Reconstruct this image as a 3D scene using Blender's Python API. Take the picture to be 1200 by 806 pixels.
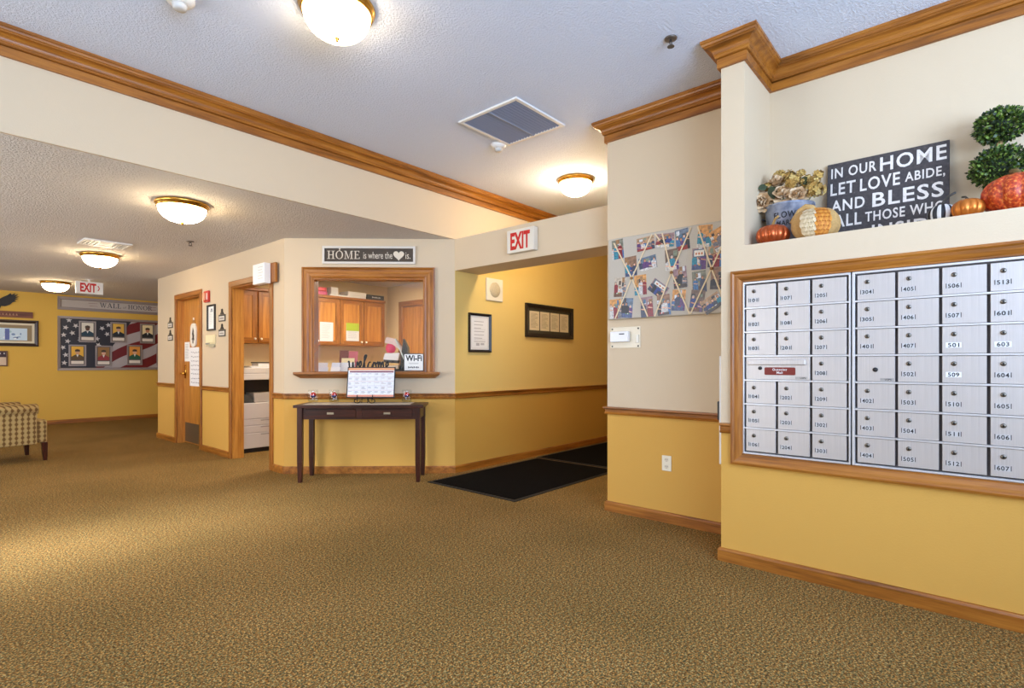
import bpy, math, random
from mathutils import Vector, Matrix

# ------------------------------------------------------------------ clear
for o in list(bpy.data.objects):
    bpy.data.objects.remove(o, do_unlink=True)
scene = bpy.context.scene
COL = scene.collection
R = math.radians
random.seed(7)

# ------------------------------------------------------------------ camera
cd = bpy.data.cameras.new('camera')
cam = bpy.data.objects.new('camera', cd); COL.objects.link(cam)
cam.location = (0, 0, 1.15)
cam.rotation_euler = (R(90), 0, R(-48.934))
cd.sensor_width = 36; cd.sensor_fit = 'HORIZONTAL'
cd.lens = 625.5/1200*36
cd.shift_y = 22/1200
cd.clip_start = 0.05; cd.clip_end = 100
scene.camera = cam

# ------------------------------------------------------------------ world, light, exposure
w = bpy.data.worlds.new('sky'); scene.world = w; w.use_nodes = True
w.node_tree.nodes['Background'].inputs[0].default_value = (0.75, 0.85, 1.0, 1)
w.node_tree.nodes['Background'].inputs[1].default_value = 1.0
vs = scene.view_settings
vs.view_transform = 'Standard'; vs.look = 'None'; vs.gamma = 1; vs.use_curve_mapping = False
vs.exposure = 0.32

LAMP = 33.5          # radiance of the ceiling lamp bowls
LAMP_H = 21.0        # weaker bulbs in the high ceiling
OFFICE = 24.0
def area(name, loc, rot, sx, sy, power, col):
    l = bpy.data.lights.new(name, 'AREA'); l.shape = 'RECTANGLE'; l.size = sx; l.size_y = sy
    l.energy = power; l.color = col
    o = bpy.data.objects.new(name, l); COL.objects.link(o)
    o.location = loc; o.rotation_euler = rot
    return o
# daylight through the windows behind the camera (back wall, and the side wall on the left), plus one added beam
area('daylight_back', (-0.3, -2.75, 1.85), (R(140), 0, 0), 4.6, 1.9, 480, (0.50, 0.69, 1.0))
area('daylight_side', (-3.05, 4.7, 1.3), (R(112), 0, R(-90)), 3.0, 1.9, 120, (0.84, 0.91, 1.0))
beam = area('added_carpet_beam', (-3.06, 4.35, 2.05), (R(63), 0, R(-91)), 0.8, 0.5, 15, (0.82, 0.90, 1.0))  # extra narrow lamp, added to lay a pale band on the carpet
beam.data.spread = R(24)
area('daylight_lounge', (-3.05, 9.3, 1.45), (R(108), 0, R(-90)), 3.2, 1.8, 90, (0.9, 0.93, 1.0))

# ------------------------------------------------------------------ material helpers
def lin(c):
    def f(v):
        v /= 255.0
        return v/12.92 if v <= 0.04045 else ((v+0.055)/1.055)**2.4
    return (f(c[0]), f(c[1]), f(c[2]), 1.0)
_M = {}
def base_mat(name):
    m = bpy.data.materials.new(name); m.use_nodes = True
    nt = m.node_tree
    return m, nt, nt.nodes['Principled BSDF']
def P(c, rough=0.55, metal=0.0, emit=None, var=0.0, alpha=None, vscale=8.0):
    """plain coloured procedural material, c in 0-255 sRGB"""
    key = (tuple(c), rough, metal, emit, var, alpha, vscale)
    if key in _M: return _M[key]
    m, nt, b = base_mat('paint_%d_%d_%d' % tuple(int(v) for v in c[:3]))
    b.inputs['Roughness'].default_value = rough
    b.inputs['Metallic'].default_value = metal
    b.inputs['Base Color'].default_value = lin(c)
    m.diffuse_color = lin(c)
    if var > 0:
        n = nt.nodes.new('ShaderNodeTexNoise'); n.inputs['Scale'].default_value = vscale
        n.inputs['Detail'].default_value = 3
        tc = nt.nodes.new('ShaderNodeTexCoord')
        nt.links.new(tc.outputs['Object'], n.inputs['Vector'])
        r = nt.nodes.new('ShaderNodeValToRGB')
        r.color_ramp.elements[0].position = 0.3; r.color_ramp.elements[1].position = 0.7
        L = lin(c)
        r.color_ramp.elements[0].color = tuple(max(0, v*(1-var)) for v in L[:3])+(1,)
        r.color_ramp.elements[1].color = tuple(min(1, v*(1+var)) for v in L[:3])+(1,)
        nt.links.new(n.outputs['Fac'], r.inputs['Fac'])
        nt.links.new(r.outputs['Color'], b.inputs['Base Color'])
    if emit:
        b.inputs['Emission Color'].default_value = lin(c)
        b.inputs['Emission Strength'].default_value = emit
    _M[key] = m
    return m
def bump(nt, b, height, strength, dist):
    bp = nt.nodes.new('ShaderNodeBump')
    bp.inputs['Strength'].default_value = strength; bp.inputs['Distance'].default_value = dist
    nt.links.new(height, bp.inputs['Height']); nt.links.new(bp.outputs['Normal'], b.inputs['Normal'])
def noise(nt, scale, detail=2, mapping=None, rough=0.5):
    n = nt.nodes.new('ShaderNodeTexNoise')
    n.inputs['Scale'].default_value = scale; n.inputs['Detail'].default_value = detail
    n.inputs['Roughness'].default_value = rough
    tc = nt.nodes.new('ShaderNodeTexCoord')
    if mapping:
        mp = nt.nodes.new('ShaderNodeMapping'); mp.inputs['Scale'].default_value = mapping
        nt.links.new(tc.outputs['Object'], mp.inputs['Vector']); nt.links.new(mp.outputs['Vector'], n.inputs['Vector'])
    else:
        nt.links.new(tc.outputs['Object'], n.inputs['Vector'])
    return n
def ramp(nt, src, stops):
    r = nt.nodes.new('ShaderNodeValToRGB')
    el = r.color_ramp.elements
    while len(el) < len(stops): el.new(0.5)
    for e, (p, c) in zip(el, stops):
        e.position = p; e.color = lin(c)
    nt.links.new(src, r.inputs['Fac'])
    return r
def wood(name, dark, mid, light, axis, rough=0.38):
    """grain along axis 0/1/2 of the object's own coordinates"""
    m, nt, b = base_mat(name)
    sc = [26, 26, 26]; sc[axis] = 1.6
    n = noise(nt, 1.0, 5, tuple(sc), 0.62)
    sc2 = [120, 120, 120]; sc2[axis] = 6
    n2 = noise(nt, 1.0, 2, tuple(sc2))
    mx = nt.nodes.new('ShaderNodeMath'); mx.operation = 'MULTIPLY_ADD'
    mx.inputs[1].default_value = 0.28
    nt.links.new(n2.outputs['Fac'], mx.inputs[0]); 
    ms = nt.nodes.new('ShaderNodeMath'); ms.operation = 'MULTIPLY'; ms.inputs[1].default_value = 0.75
    nt.links.new(n.outputs['Fac'], ms.inputs[0]); nt.links.new(ms.outputs[0], mx.inputs[2])
    r = ramp(nt, mx.outputs[0], [(0.36, dark), (0.5, mid), (0.64, light)])
    nt.links.new(r.outputs['Color'], b.inputs['Base Color'])
    b.inputs['Roughness'].default_value = rough
    bump(nt, b, n2.outputs['Fac'], 0.15, 0.001)
    return m
OAK = [wood('oak_grain_%d' % i, (112, 64, 14), (152, 90, 25), (176, 112, 38), i) for i in range(3)]
OAKD = [wood('oak_door_grain_%d' % i, (156, 96, 32), (186, 120, 44), (202, 138, 58), i) for i in range(3)]
CHERRY = [wood('cherry_grain_%d' % i, (34, 14, 9), (52, 22, 14), (74, 32, 20), i, 0.28) for i in range(3)]

def wall_paint(name, stops_z, tint=None, rough=0.75):
    """two-tone wall paint: list of (z, colour) from the floor up, in world height; fine orange-peel relief"""
    m, nt, b = base_mat(name)
    geo = nt.nodes.new('ShaderNodeNewGeometry')
    sx = nt.nodes.new('ShaderNodeSeparateXYZ'); nt.links.new(geo.outputs['Position'], sx.inputs[0])
    prev = None
    for i, (z, c) in enumerate(stops_z):
        if i == 0:
            rgb = nt.nodes.new('ShaderNodeRGB'); rgb.outputs[0].default_value = lin(c); prev = rgb.outputs[0]
        else:
            gt = nt.nodes.new('ShaderNodeMath'); gt.operation = 'GREATER_THAN'; gt.inputs[1].default_value = z
            nt.links.new(sx.outputs['Z'], gt.inputs[0])
            mx = nt.nodes.new('ShaderNodeMix'); mx.data_type = 'RGBA'
            nt.links.new(gt.outputs[0], mx.inputs['Factor']); nt.links.new(prev, mx.inputs['A'])
            mx.inputs['B'].default_value = lin(c); prev = mx.outputs['Result']
    nt.links.new(prev, b.inputs['Base Color'])
    b.inputs['Roughness'].default_value = rough
    n = noise(nt, 120, 2)
    bump(nt, b, n.outputs['Fac'], 0.18, 0.003)
    return m
CREAM = (212, 190, 158); MUST = (212, 161, 72); YELL = (229, 196, 114); OCHRE = (206, 156, 64)
WP_main = wall_paint('paint_cream_over_mustard', [(0, MUST), (0.79, CREAM)])
WP_mail = wall_paint('paint_mail_wall', [(0, MUST), (0.775, CREAM)])
WP_corr = wall_paint('paint_corridor', [(0, OCHRE), (0.80, YELL)])
WP_far = wall_paint('paint_lounge', [(0, (222, 176, 74))])
WP_cream = wall_paint('paint_cream', [(0, CREAM)])
WP_off = wall_paint('paint_office', [(0, (226, 200, 150))])

def ceil_mat(name, col, scale, strength):
    m, nt, b = base_mat(name)
    n = noise(nt, scale, 4, None, 0.6)
    r = nt.nodes.new('ShaderNodeValToRGB')
    r.color_ramp.elements[0].position = 0.42; r.color_ramp.elements[1].position = 0.62
    nt.links.new(n.outputs['Fac'], r.inputs['Fac'])
    b.inputs['Base Color'].default_value = lin(col); b.inputs['Roughness'].default_value = 0.85
    bump(nt, b, r.outputs['Color'], strength, 0.012)
    return m
CEIL_H = ceil_mat('ceiling_knockdown_daylight_tint', (226, 233, 248), 78, 0.45)  # white paint; the blue of the daylight is put into its colour
CEIL_L = ceil_mat('ceiling_popcorn_plaster', (232, 224, 214), 70, 0.75)

def carpet():
    """multi-colour loop pile: tan, rust-brown, olive-grey and dark yarn flecks"""
    m, nt, b = base_mat('carpet_loop_pile')
    n = noise(nt, 78, 3, None, 0.75)
    n2 = noise(nt, 150, 2)
    hue = noise(nt, 105, 2); hue.inputs['Distortion'].default_value = 0.4
    n3 = noise(nt, 1.3, 3)
    a = nt.nodes.new('ShaderNodeMath'); a.operation = 'MULTIPLY_ADD'; a.inputs[1].default_value = 0.5
    nt.links.new(n2.outputs['Fac'], a.inputs[0])
    h = nt.nodes.new('ShaderNodeMath'); h.operation = 'MULTIPLY'; h.inputs[1].default_value = 0.5
    nt.links.new(n.outputs['Fac'], h.inputs[0]); nt.links.new(h.outputs[0], a.inputs[2])
    warm = ramp(nt, a.outputs[0], [(0.38, (69, 46, 21)), (0.46, (125, 85, 39)), (0.53, (162, 114, 56)), (0.61, (226, 176, 100))])
    cool = ramp(nt, a.outputs[0], [(0.38, (50, 46, 28)), (0.46, (93, 83, 51)), (0.53, (127, 112, 70)), (0.61, (200, 176, 119))])
    hm = nt.nodes.new('ShaderNodeValToRGB'); hm.color_ramp.elements[0].position = 0.44; hm.color_ramp.elements[1].position = 0.56
    nt.links.new(hue.outputs['Fac'], hm.inputs['Fac'])
    r = nt.nodes.new('ShaderNodeMix'); r.data_type = 'RGBA'
    nt.links.new(hm.outputs['Color'], r.inputs['Factor']); nt.links.new(cool.outputs['Color'], r.inputs['A']); nt.links.new(warm.outputs['Color'], r.inputs['B'])
    mx = nt.nodes.new('ShaderNodeMix'); mx.data_type = 'RGBA'; mx.blend_type = 'MULTIPLY'
    r3 = nt.nodes.new('ShaderNodeValToRGB')
    r3.color_ramp.elements[0].position = 0.3; r3.color_ramp.elements[1].position = 0.7
    r3.color_ramp.elements[0].color = (0.78, 0.80, 0.76, 1); r3.color_ramp.elements[1].color = (1, 1, 1, 1)
    nt.links.new(n3.outputs['Fac'], r3.inputs['Fac'])
    mx.inputs['Factor'].default_value = 1
    nt.links.new(r.outputs['Result'], mx.inputs['A']); nt.links.new(r3.outputs['Color'], mx.inputs['B'])
    nt.links.new(mx.outputs['Result'], b.inputs['Base Color'])
    b.inputs['Roughness'].default_value = 0.95
    b.inputs['Specular IOR Level'].default_value = 0.1
    bump(nt, b, a.outputs[0], 0.6, 0.01)
    return m
CARPET = carpet()

def brushed(name, col, rough, axis):
    m, nt, b = base_mat(name)
    sc = [400, 400, 400]; sc[axis] = 4
    n = noise(nt, 1, 2, tuple(sc))
    L = col
    r = ramp(nt, n.outputs['Fac'], [(0.3, tuple(v*0.94 for v in L)), (0.7, L)])
    nt.links.new(r.outputs['Color'], b.inputs['Base Color'])
    b.inputs['Metallic'].default_value = 0.6; b.inputs['Roughness'].default_value = rough
    return m
ALU = brushed('brushed_aluminium', (212, 204, 198), 0.42, 2)
ALU_D = brushed('aluminium_edge', (150, 146, 146), 0.4, 2)
STEEL = brushed('steel_frame', (176, 172, 172), 0.35, 0)
BRASS = P((206, 158, 72), 0.25, 1.0)
BLACKMETAL = P((24, 22, 22), 0.45, 0.3)
WHITEPL = P((236, 232, 224), 0.45)
def glass_mat(name, refl, tint=(1, 1, 1), rough=0.0):
    m = bpy.data.materials.new(name); m.use_nodes = True; nt = m.node_tree
    nt.nodes.remove(nt.nodes['Principled BSDF'])
    t = nt.nodes.new('ShaderNodeBsdfTransparent'); t.inputs[0].default_value = tint+(1,)
    g = nt.nodes.new('ShaderNodeBsdfGlossy'); g.inputs['Roughness'].default_value = rough
    mx = nt.nodes.new('ShaderNodeMixShader'); mx.inputs[0].default_value = refl
    nt.links.new(t.outputs[0], mx.inputs[1]); nt.links.new(g.outputs[0], mx.inputs[2])
    nt.links.new(mx.outputs[0], nt.nodes['Material Output'].inputs[0])
    return m
GLASS = glass_mat('window_glass', 0.05)
JARGLASS = glass_mat('jar_glass', 0.03, (0.97, 0.98, 0.98))
def lamp_mat(name, col, strength):
    m, nt, b = base_mat(name)
    b.inputs['Base Color'].default_value = (0.9, 0.88, 0.82, 1)
    b.inputs['Emission Color'].default_value = col+(1,)
    b.inputs['Emission Strength'].default_value = strength
    n = noise(nt, 9, 2)
    r = nt.nodes.new('ShaderNodeValToRGB')
    r.color_ramp.elements[0].color = tuple(v*0.92 for v in col)+(1,); r.color_ramp.elements[1].color = col+(1,)
    nt.links.new(n.outputs['Fac'], r.inputs['Fac']); nt.links.new(r.outputs['Color'], b.inputs['Emission Color'])
    return m
BOWL = lamp_mat('lit_alabaster_glass', (1.0, 0.78, 0.48), LAMP)
BOWL_C = lamp_mat('lit_alabaster_glass_corridor', (1.0, 0.80, 0.52), 72.0)
BOWL_H = lamp_mat('lit_alabaster_glass_high', (1.0, 0.80, 0.54), LAMP_H)
TUBE = lamp_mat('lit_diffuser', (1.0, 0.90, 0.72), OFFICE)

# ------------------------------------------------------------------ mesh builder
class MB:
    def __init__(s):
        s.v = []; s.f = []; s.m = []; s.sm = []; s.mats = []; s.cur = 0; s.smooth = False
    def mat(s, m):
        if m not in s.mats: s.mats.append(m)
        s.cur = s.mats.index(m); return s
    def face(s, idx): s.f.append(tuple(idx)); s.m.append(s.cur); s.sm.append(s.smooth)
    def poly(s, pts):
        b = len(s.v); s.v.extend([tuple(p) for p in pts]); s.face(range(b, b+len(pts))); return s
    def box(s, x0, x1, y0, y1, z0, z1):
        if x0 > x1: x0, x1 = x1, x0
        if y0 > y1: y0, y1 = y1, y0
        if z0 > z1: z0, z1 = z1, z0
        b = len(s.v)
        s.v += [(x0,y0,z0),(x1,y0,z0),(x1,y1,z0),(x0,y1,z0),(x0,y0,z1),(x1,y0,z1),(x1,y1,z1),(x0,y1,z1)]
        for q in ((0,3,2,1),(4,5,6,7),(0,1,5,4),(1,2,6,5),(2,3,7,6),(3,0,4,7)): s.face([b+i for i in q])
        return s
    def taper(s, c0, h0, c1, h1):
        """box with different half sizes at bottom c0 and top c1 (x,y,z)"""
        b = len(s.v)
        for c, h in ((c0, h0), (c1, h1)):
            s.v += [(c[0]-h[0],c[1]-h[1],c[2]),(c[0]+h[0],c[1]-h[1],c[2]),(c[0]+h[0],c[1]+h[1],c[2]),(c[0]-h[0],c[1]+h[1],c[2])]
        for q in ((0,3,2,1),(4,5,6,7),(0,1,5,4),(1,2,6,5),(2,3,7,6),(3,0,4,7)): s.face([b+i for i in q])
        return s
    def prism(s, pts, y0, y1):
        """polygon in x,z extruded along y"""
        b = len(s.v); n = len(pts)
        s.v += [(p[0], y0, p[1]) for p in pts] + [(p[0], y1, p[1]) for p in pts]
        s.face(range(b, b+n)); s.face(range(b+2*n-1, b+n-1, -1))
        for i in range(n):
            j = (i+1) % n
            s.face((b+i, b+n+i, b+n+j, b+j))
        return s
    def prismz(s, pts, z0, z1):
        b = len(s.v); n = len(pts)
        s.v += [(p[0], p[1], z0) for p in pts] + [(p[0], p[1], z1) for p in pts]
        s.face(range(b+n-1, b-1, -1)); s.face(range(b+n, b+2*n))
        for i in range(n):
            j = (i+1) % n
            s.face((b+i, b+j, b+n+j, b+n+i))
        return s
    def lathe(s, prof, c=(0,0,0), n=24, axis='z', fn=None):
        """prof list of (r, h); axis z (h up) or y (h toward -y)"""
        b = len(s.v)
        for (r, h) in prof:
            for k in range(n):
                a = 2*math.pi*k/n
                rr = r*(fn(a, h) if fn else 1)
                if axis == 'z': s.v.append((c[0]+rr*math.cos(a), c[1]+rr*math.sin(a), c[2]+h))
                elif axis == 'y': s.v.append((c[0]+rr*math.cos(a), c[1]-h, c[2]+rr*math.sin(a)))
                else: s.v.append((c[0]+h, c[1]+rr*math.cos(a), c[2]+rr*math.sin(a)))
        for i in range(len(prof)-1):
            for k in range(n):
                k2 = (k+1) % n
                s.face((b+i*n+k, b+i*n+k2, b+(i+1)*n+k2, b+(i+1)*n+k))
        if prof[0][0] > 1e-5: s.face([b+k for k in range(n-1, -1, -1)])
        if prof[-1][0] > 1e-5: s.face([b+(len(prof)-1)*n+k for k in range(n)])
        return s
    def tube(s, path, r, n=8, closed=False):
        pts = [Vector(p) for p in path]; b = len(s.v); N = len(pts)
        up = Vector((0.13, 0.31, 0.94)).normalized()
        for i, p in enumerate(pts):
            t = (pts[min(i+1, N-1)]-pts[max(i-1, 0)]).normalized()
            a = t.cross(up)
            if a.length < 1e-3: a = t.cross(Vector((1, 0, 0)))
            a.normalize(); c = t.cross(a).normalized()
            rr = r[i] if isinstance(r, (list, tuple)) else r
            for k in range(n):
                g = 2*math.pi*k/n
                s.v.append(tuple(p + a*(rr*math.cos(g)) + c*(rr*math.sin(g))))
        for i in range(N-1):
            for k in range(n):
                k2 = (k+1) % n
                s.face((b+i*n+k, b+i*n+k2, b+(i+1)*n+k2, b+(i+1)*n+k))
        s.face([b+k for k in range(n-1, -1, -1)]); s.face([b+(N-1)*n+k for k in range(n)])
        return s
    def sweep(s, path, prof, z0=0.0, right=True):
        """sweep profile (out, z) along an xy path, mitred; out goes to the right of travel"""
        n = len(path); dirs = []
        for i in range(n-1):
            d = Vector((path[i+1][0]-path[i][0], path[i+1][1]-path[i][1])); dirs.append(d.normalized())
        rows = []
        for i in range(n):
            if i == 0: ds = [dirs[0]]
            elif i == n-1: ds = [dirs[-1]]
            else: ds = [dirs[i-1], dirs[i]]
            ns = [Vector((d.y, -d.x)) for d in ds]
            m = ns[0] if len(ns) == 1 else (ns[0]+ns[1])/(1+ns[0].dot(ns[1]))
            rows.append((Vector(path[i]), m))
        b = len(s.v); k = len(prof)
        for p, m in rows:
            for (o, z) in prof: s.v.append((p.x+m.x*o, p.y+m.y*o, z0+z))
        for i in range(n-1):
            for j in range(k):
                j2 = (j+1) % k
                s.face((b+i*k+j, b+i*k+j2, b+(i+1)*k+j2, b+(i+1)*k+j))
        s.face([b+j for j in range(k)]); s.face([b+(n-1)*k+j for j in range(k-1, -1, -1)])
        return s
    def casing(s, x0, x1, z0, z1, prof, hv=None):
        """closed picture-frame moulding; outer rectangle x0..x1,z0..z1; prof (inset, out toward -y), closes on itself"""
        b = len(s.v); k = len(prof)
        for (a, o) in prof:
            s.v += [(x0+a, -o, z0+a), (x1-a, -o, z0+a), (x1-a, -o, z1-a), (x0+a, -o, z1-a)]
        for j in range(k):
            j2 = (j+1) % k
            for e in range(4):
                e2 = (e+1) % 4
                if hv: s.mat(hv[e % 2])
                s.face((b+j*4+e, b+j2*4+e, b+j2*4+e2, b+j*4+e2))
        return s
    # ---- flat print in the local x,z plane facing -y; layer = tiny lift
    def rect(s, x0, z0, x1, z1, col, layer=1, rough=0.6):
        s.mat(P(col, rough)); y = -layer*0.0007
        return s.poly([(x0, y, z0), (x1, y, z0), (x1, y, z1), (x0, y, z1)])
    def flat(s, pts, col, layer=1, rough=0.6):
        s.mat(P(col, rough)); y = -layer*0.0007
        return s.poly([(p[0], y, p[1]) for p in pts])
    def ell(s, cx, cz, rx, rz, col, layer=1, n=14):
        return s.flat([(cx+rx*math.cos(2*math.pi*k/n), cz+rz*math.sin(2*math.pi*k/n)) for k in range(n)], col, layer)
    def text(s, key, x, z, height, col, layer=1, width=None, align='l', out=None, mat=None, bend=None):
        """place flat lettering: baseline-left (or centre) at x,z"""
        V, F, bb = TXT[key]
        sc = height/bb[3]
        sx = sc if width is None else width/(bb[2]-bb[0])
        w = (bb[2]-bb[0])*sx
        ox = x-bb[0]*sx if align == 'l' else (x-w/2-bb[0]*sx if align == 'c' else x-w-bb[0]*sx)
        y = -layer*0.0007 if out is None else -out
        s.mat(mat if mat else P(col, 0.6)); b = len(s.v)
        for v in V:
            s.v.append((ox+v[0]*sx, y, z+v[1]*sc))
        for f in F: s.face([b+i for i in f])
        return s
    def build(s, name, mat=None, parent=None, bevel=0.0, segs=1):
        me = bpy.data.meshes.new(name)
        me.from_pydata(s.v, [], s.f)
        if mat is not None and not s.mats: s.mats = [mat]
        elif mat is not None: s.mats = [mat]; s.m = [0]*len(s.f)
        for m in s.mats: me.materials.append(m)
        for p, mi, sm in zip(me.polygons, s.m, s.sm):
            p.material_index = mi; p.use_smooth = sm
        me.update()
        o = bpy.data.objects.new(name, me); COL.objects.link(o)
        if parent is not None: o.parent = parent
        if bevel:
            bv = o.modifiers.new('bevel', 'BEVEL'); bv.width = bevel; bv.segments = segs; bv.limit_method = 'ANGLE'
        return o

def tag(o, label, cat, group=None):
    o['label'] = label; o['category'] = cat
    if group: o['group'] = group
    return o
def thing(name, label, cat, loc=(0,0,0), rot=0.0, group=None):
    o = bpy.data.objects.new(name, None); COL.objects.link(o)
    o.empty_display_size = 0.05
    o.location = loc; o.rotation_euler = (0, 0, rot)
    return tag(o, label, cat, group)
def struct(o): o['kind'] = 'structure'; return o
def place(o, loc, rot=0.0): o.location = loc; o.rotation_euler = (0, 0, rot); return o
RX = R(-90)                                        # things on walls that face -X

# ------------------------------------------------------------------ lettering, converted once
TXT = {}
THIN = {'is where the': 0.0, 'is.': 0.0, 'of': 0.0, 'Wi-Fi': 0.03, 'EXIT': 0.04}
def make_texts(keys):
    obs = []
    for k in keys:
        c = bpy.data.curves.new('t', 'FONT'); c.body = k; c.size = 1; c.resolution_u = 3
        c.offset = THIN.get(k, 0.018); c.space_character = 1.0 if k in THIN else 1.12
        o = bpy.data.objects.new('t', c); COL.objects.link(o); obs.append((k, o, c))
    bpy.context.view_layer.update()
    dg = bpy.context.evaluated_depsgraph_get()
    for k, o, c in obs:
        me = bpy.data.meshes.new_from_object(o.evaluated_get(dg))
        V = [(v.co.x, v.co.y) for v in me.vertices]
        F = [tuple(p.vertices) for p in me.polygons]
        xs = [v[0] for v in V]; ys = [v[1] for v in V]
        H = 0.69 if k[0].isupper() or k[0].isdigit() else max(ys)
        TXT[k] = (V, F, (min(xs), min(ys), max(xs), H))
        bpy.data.meshes.remove(me)
    for k, o, c in obs:
        bpy.data.objects.remove(o, do_unlink=True); bpy.data.curves.remove(c)
NUMS1 = [['101','102','103',None,'104','105','106'], ['107','108','201',None,'202','203','204'],
         ['205','206','207','208','209','302','303']]
NUMS2 = [['304','305','401',None,'402','403','404'], ['405','406','407','502','503','504','505'],
         ['506','507','501','509','510','511','512'], ['513','601','603','604','605','606','607']]
make_texts([n for c in NUMS1+NUMS2 for n in c if n] +
    ['EXIT','Outgoing','Mail','IN OUR','HOME','LET','LOVE','ABIDE,','AND','BLESS','ALL','THOSE WHO','STEP','INSIDE','Wi-Fi',
     'is where the','is.','of','FLOWER','MARKET','USPS'])
# ---- a small slab/serif capital set drawn as polygons on a 0..1 box
def serif_text(mb, word, x, z, h, col, layer, widths=None, gap=0.12):
    y = -layer*0.0007
    mb.mat(P(col, 0.6))
    def q(pts):
        mb.poly([(x+p[0]*h, y, z+p[1]*h) for p in pts])
    def bar(x0, z0, x1, z1): q([(x0, z0), (x1, z0), (x1, z1), (x0, z1)])
    for ch in word:
        if ch == ' ': x += 0.4*h; continue
        if ch == 'H':
            wd = 0.92
            for c in (0.2, 0.72): bar(c-0.07, 0, c+0.07, 1); bar(c-0.2, 0, c+0.2, 0.06); bar(c-0.2, 0.94, c+0.2, 1)
            bar(0.25, 0.47, 0.68, 0.54)
        elif ch == 'O':
            wd = 0.95; n = 20
            for k in range(n):
                a, b2 = 2*math.pi*k/n, 2*math.pi*(k+1)/n
                q([(0.475+0.46*math.cos(a), 0.5+0.52*math.sin(a)), (0.475+0.46*math.cos(b2), 0.5+0.52*math.sin(b2)),
                   (0.475+0.31*math.cos(b2), 0.5+0.46*math.sin(b2)), (0.475+0.31*math.cos(a), 0.5+0.46*math.sin(a))])
        elif ch == 'M':
            wd = 1.12
            bar(0.15, 0, 0.21, 1); bar(0.86, 0, 1.0, 1)
            q([(0.13, 1), (0.29, 1), (0.6, 0.1), (0.52, 0)]); q([(0.52, 0), (0.58, 0.1), (0.9, 1), (0.84, 1)])
            for c, ww in ((0.18, 0.16), (0.93, 0.19)): bar(c-ww, 0, c+ww, 0.06)
            bar(0.02, 0.94, 0.25, 1); bar(0.88, 0.94, 1.12, 1)
        elif ch == 'E':
            wd = 0.78
            bar(0.13, 0, 0.28, 1); bar(0.02, 0, 0.7, 0.06); bar(0.02, 0.94, 0.66, 1); bar(0.2, 0.48, 0.52, 0.54)
            bar(0.64, 0, 0.72, 0.22); bar(0.6, 0.8, 0.67, 1); bar(0.48, 0.4, 0.54, 0.62)
        elif ch == 'W':
            wd = 1.25
            q([(0.08, 1), (0.24, 1), (0.46, 0), (0.38, 0)]); q([(0.38, 0), (0.46, 0), (0.66, 1), (0.6, 1)])
            q([(0.54, 1), (0.7, 1), (0.9, 0), (0.82, 0)]); q([(0.82, 0), (0.9, 0), (1.14, 1), (1.07, 1)])
            bar(0, 0.94, 0.32, 1); bar(0.98, 0.94, 1.24, 1)
        elif ch == 'A':
            wd = 0.95
            q([(0.1, 0), (0.17, 0), (0.5, 1), (0.42, 1)]); q([(0.7, 0), (0.87, 0), (0.54, 1), (0.42, 1)])
            bar(0.26, 0.3, 0.7, 0.37); bar(0, 0, 0.28, 0.06); bar(0.6, 0, 0.96, 0.06)
        elif ch == 'L':
            wd = 0.74
            bar(0.13, 0, 0.28, 1); bar(0.02, 0, 0.68, 0.06); bar(0.02, 0.94, 0.4, 1); bar(0.62, 0, 0.69, 0.26)
        elif ch == 'N':
            wd = 0.98
            bar(0.16, 0, 0.22, 1); bar(0.75, 0, 0.81, 1); q([(0.12, 1), (0.28, 1), (0.81, 0), (0.7, 0)])
            bar(0.03, 0, 0.34, 0.06); bar(0.03, 0.94, 0.26, 1); bar(0.63, 0.94, 0.94, 1)
        elif ch == 'R':
            wd = 0.92
            bar(0.13, 0, 0.28, 1); bar(0.02, 0, 0.4, 0.06); bar(0.02, 0.94, 0.45, 1); bar(0.2, 0.46, 0.5, 0.52)
            n = 8
            for k in range(n):
                a, b2 = -math.pi/2+math.pi*k/n, -math.pi/2+math.pi*(k+1)/n
                q([(0.45+0.3*math.cos(a), 0.73+0.27*math.sin(a)), (0.45+0.3*math.cos(b2), 0.73+0.27*math.sin(b2)),
                   (0.45+0.17*math.cos(b2), 0.73+0.21*math.sin(b2)), (0.45+0.17*math.cos(a), 0.73+0.21*math.sin(a))])
            q([(0.42, 0.5), (0.56, 0.5), (0.84, 0), (0.68, 0)]); bar(0.68, 0, 0.94, 0.06)
        x += (wd+gap)*h
    return x

# ================================================================== STRUCTURE
XM, XC, YS, XD = 3.15, 3.63, 4.11, 2.62            # mail wall, photo wall, soffit/corridor wall, office door wall
D0, D1 = Vector((2.620, 5.416)), Vector((3.812, 4.113))
DU = (D1-D0).normalized(); DN = Vector((DU.y, -DU.x)); DL = (D1-D0).length
DROT = math.atan2(DU.y, DU.x)
def dloc(s, off, z): p = D0+DU*s+DN*off; return (p.x, p.y, z)
ZL, ZH = 2.44, 3.015
YF = 13.05
XB, YB = -2.9, -2.6

struct(MB().box(XB-0.2, 8.2, YB-0.2, YF+0.2, -0.1, 0).build('floor', CARPET))
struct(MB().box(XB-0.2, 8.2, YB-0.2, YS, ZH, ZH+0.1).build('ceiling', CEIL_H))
struct(MB().box(XB-0.2, 8.2, YS+0.02, YF+0.2, ZL, ZL+0.1).build('ceiling', CEIL_L))

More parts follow.
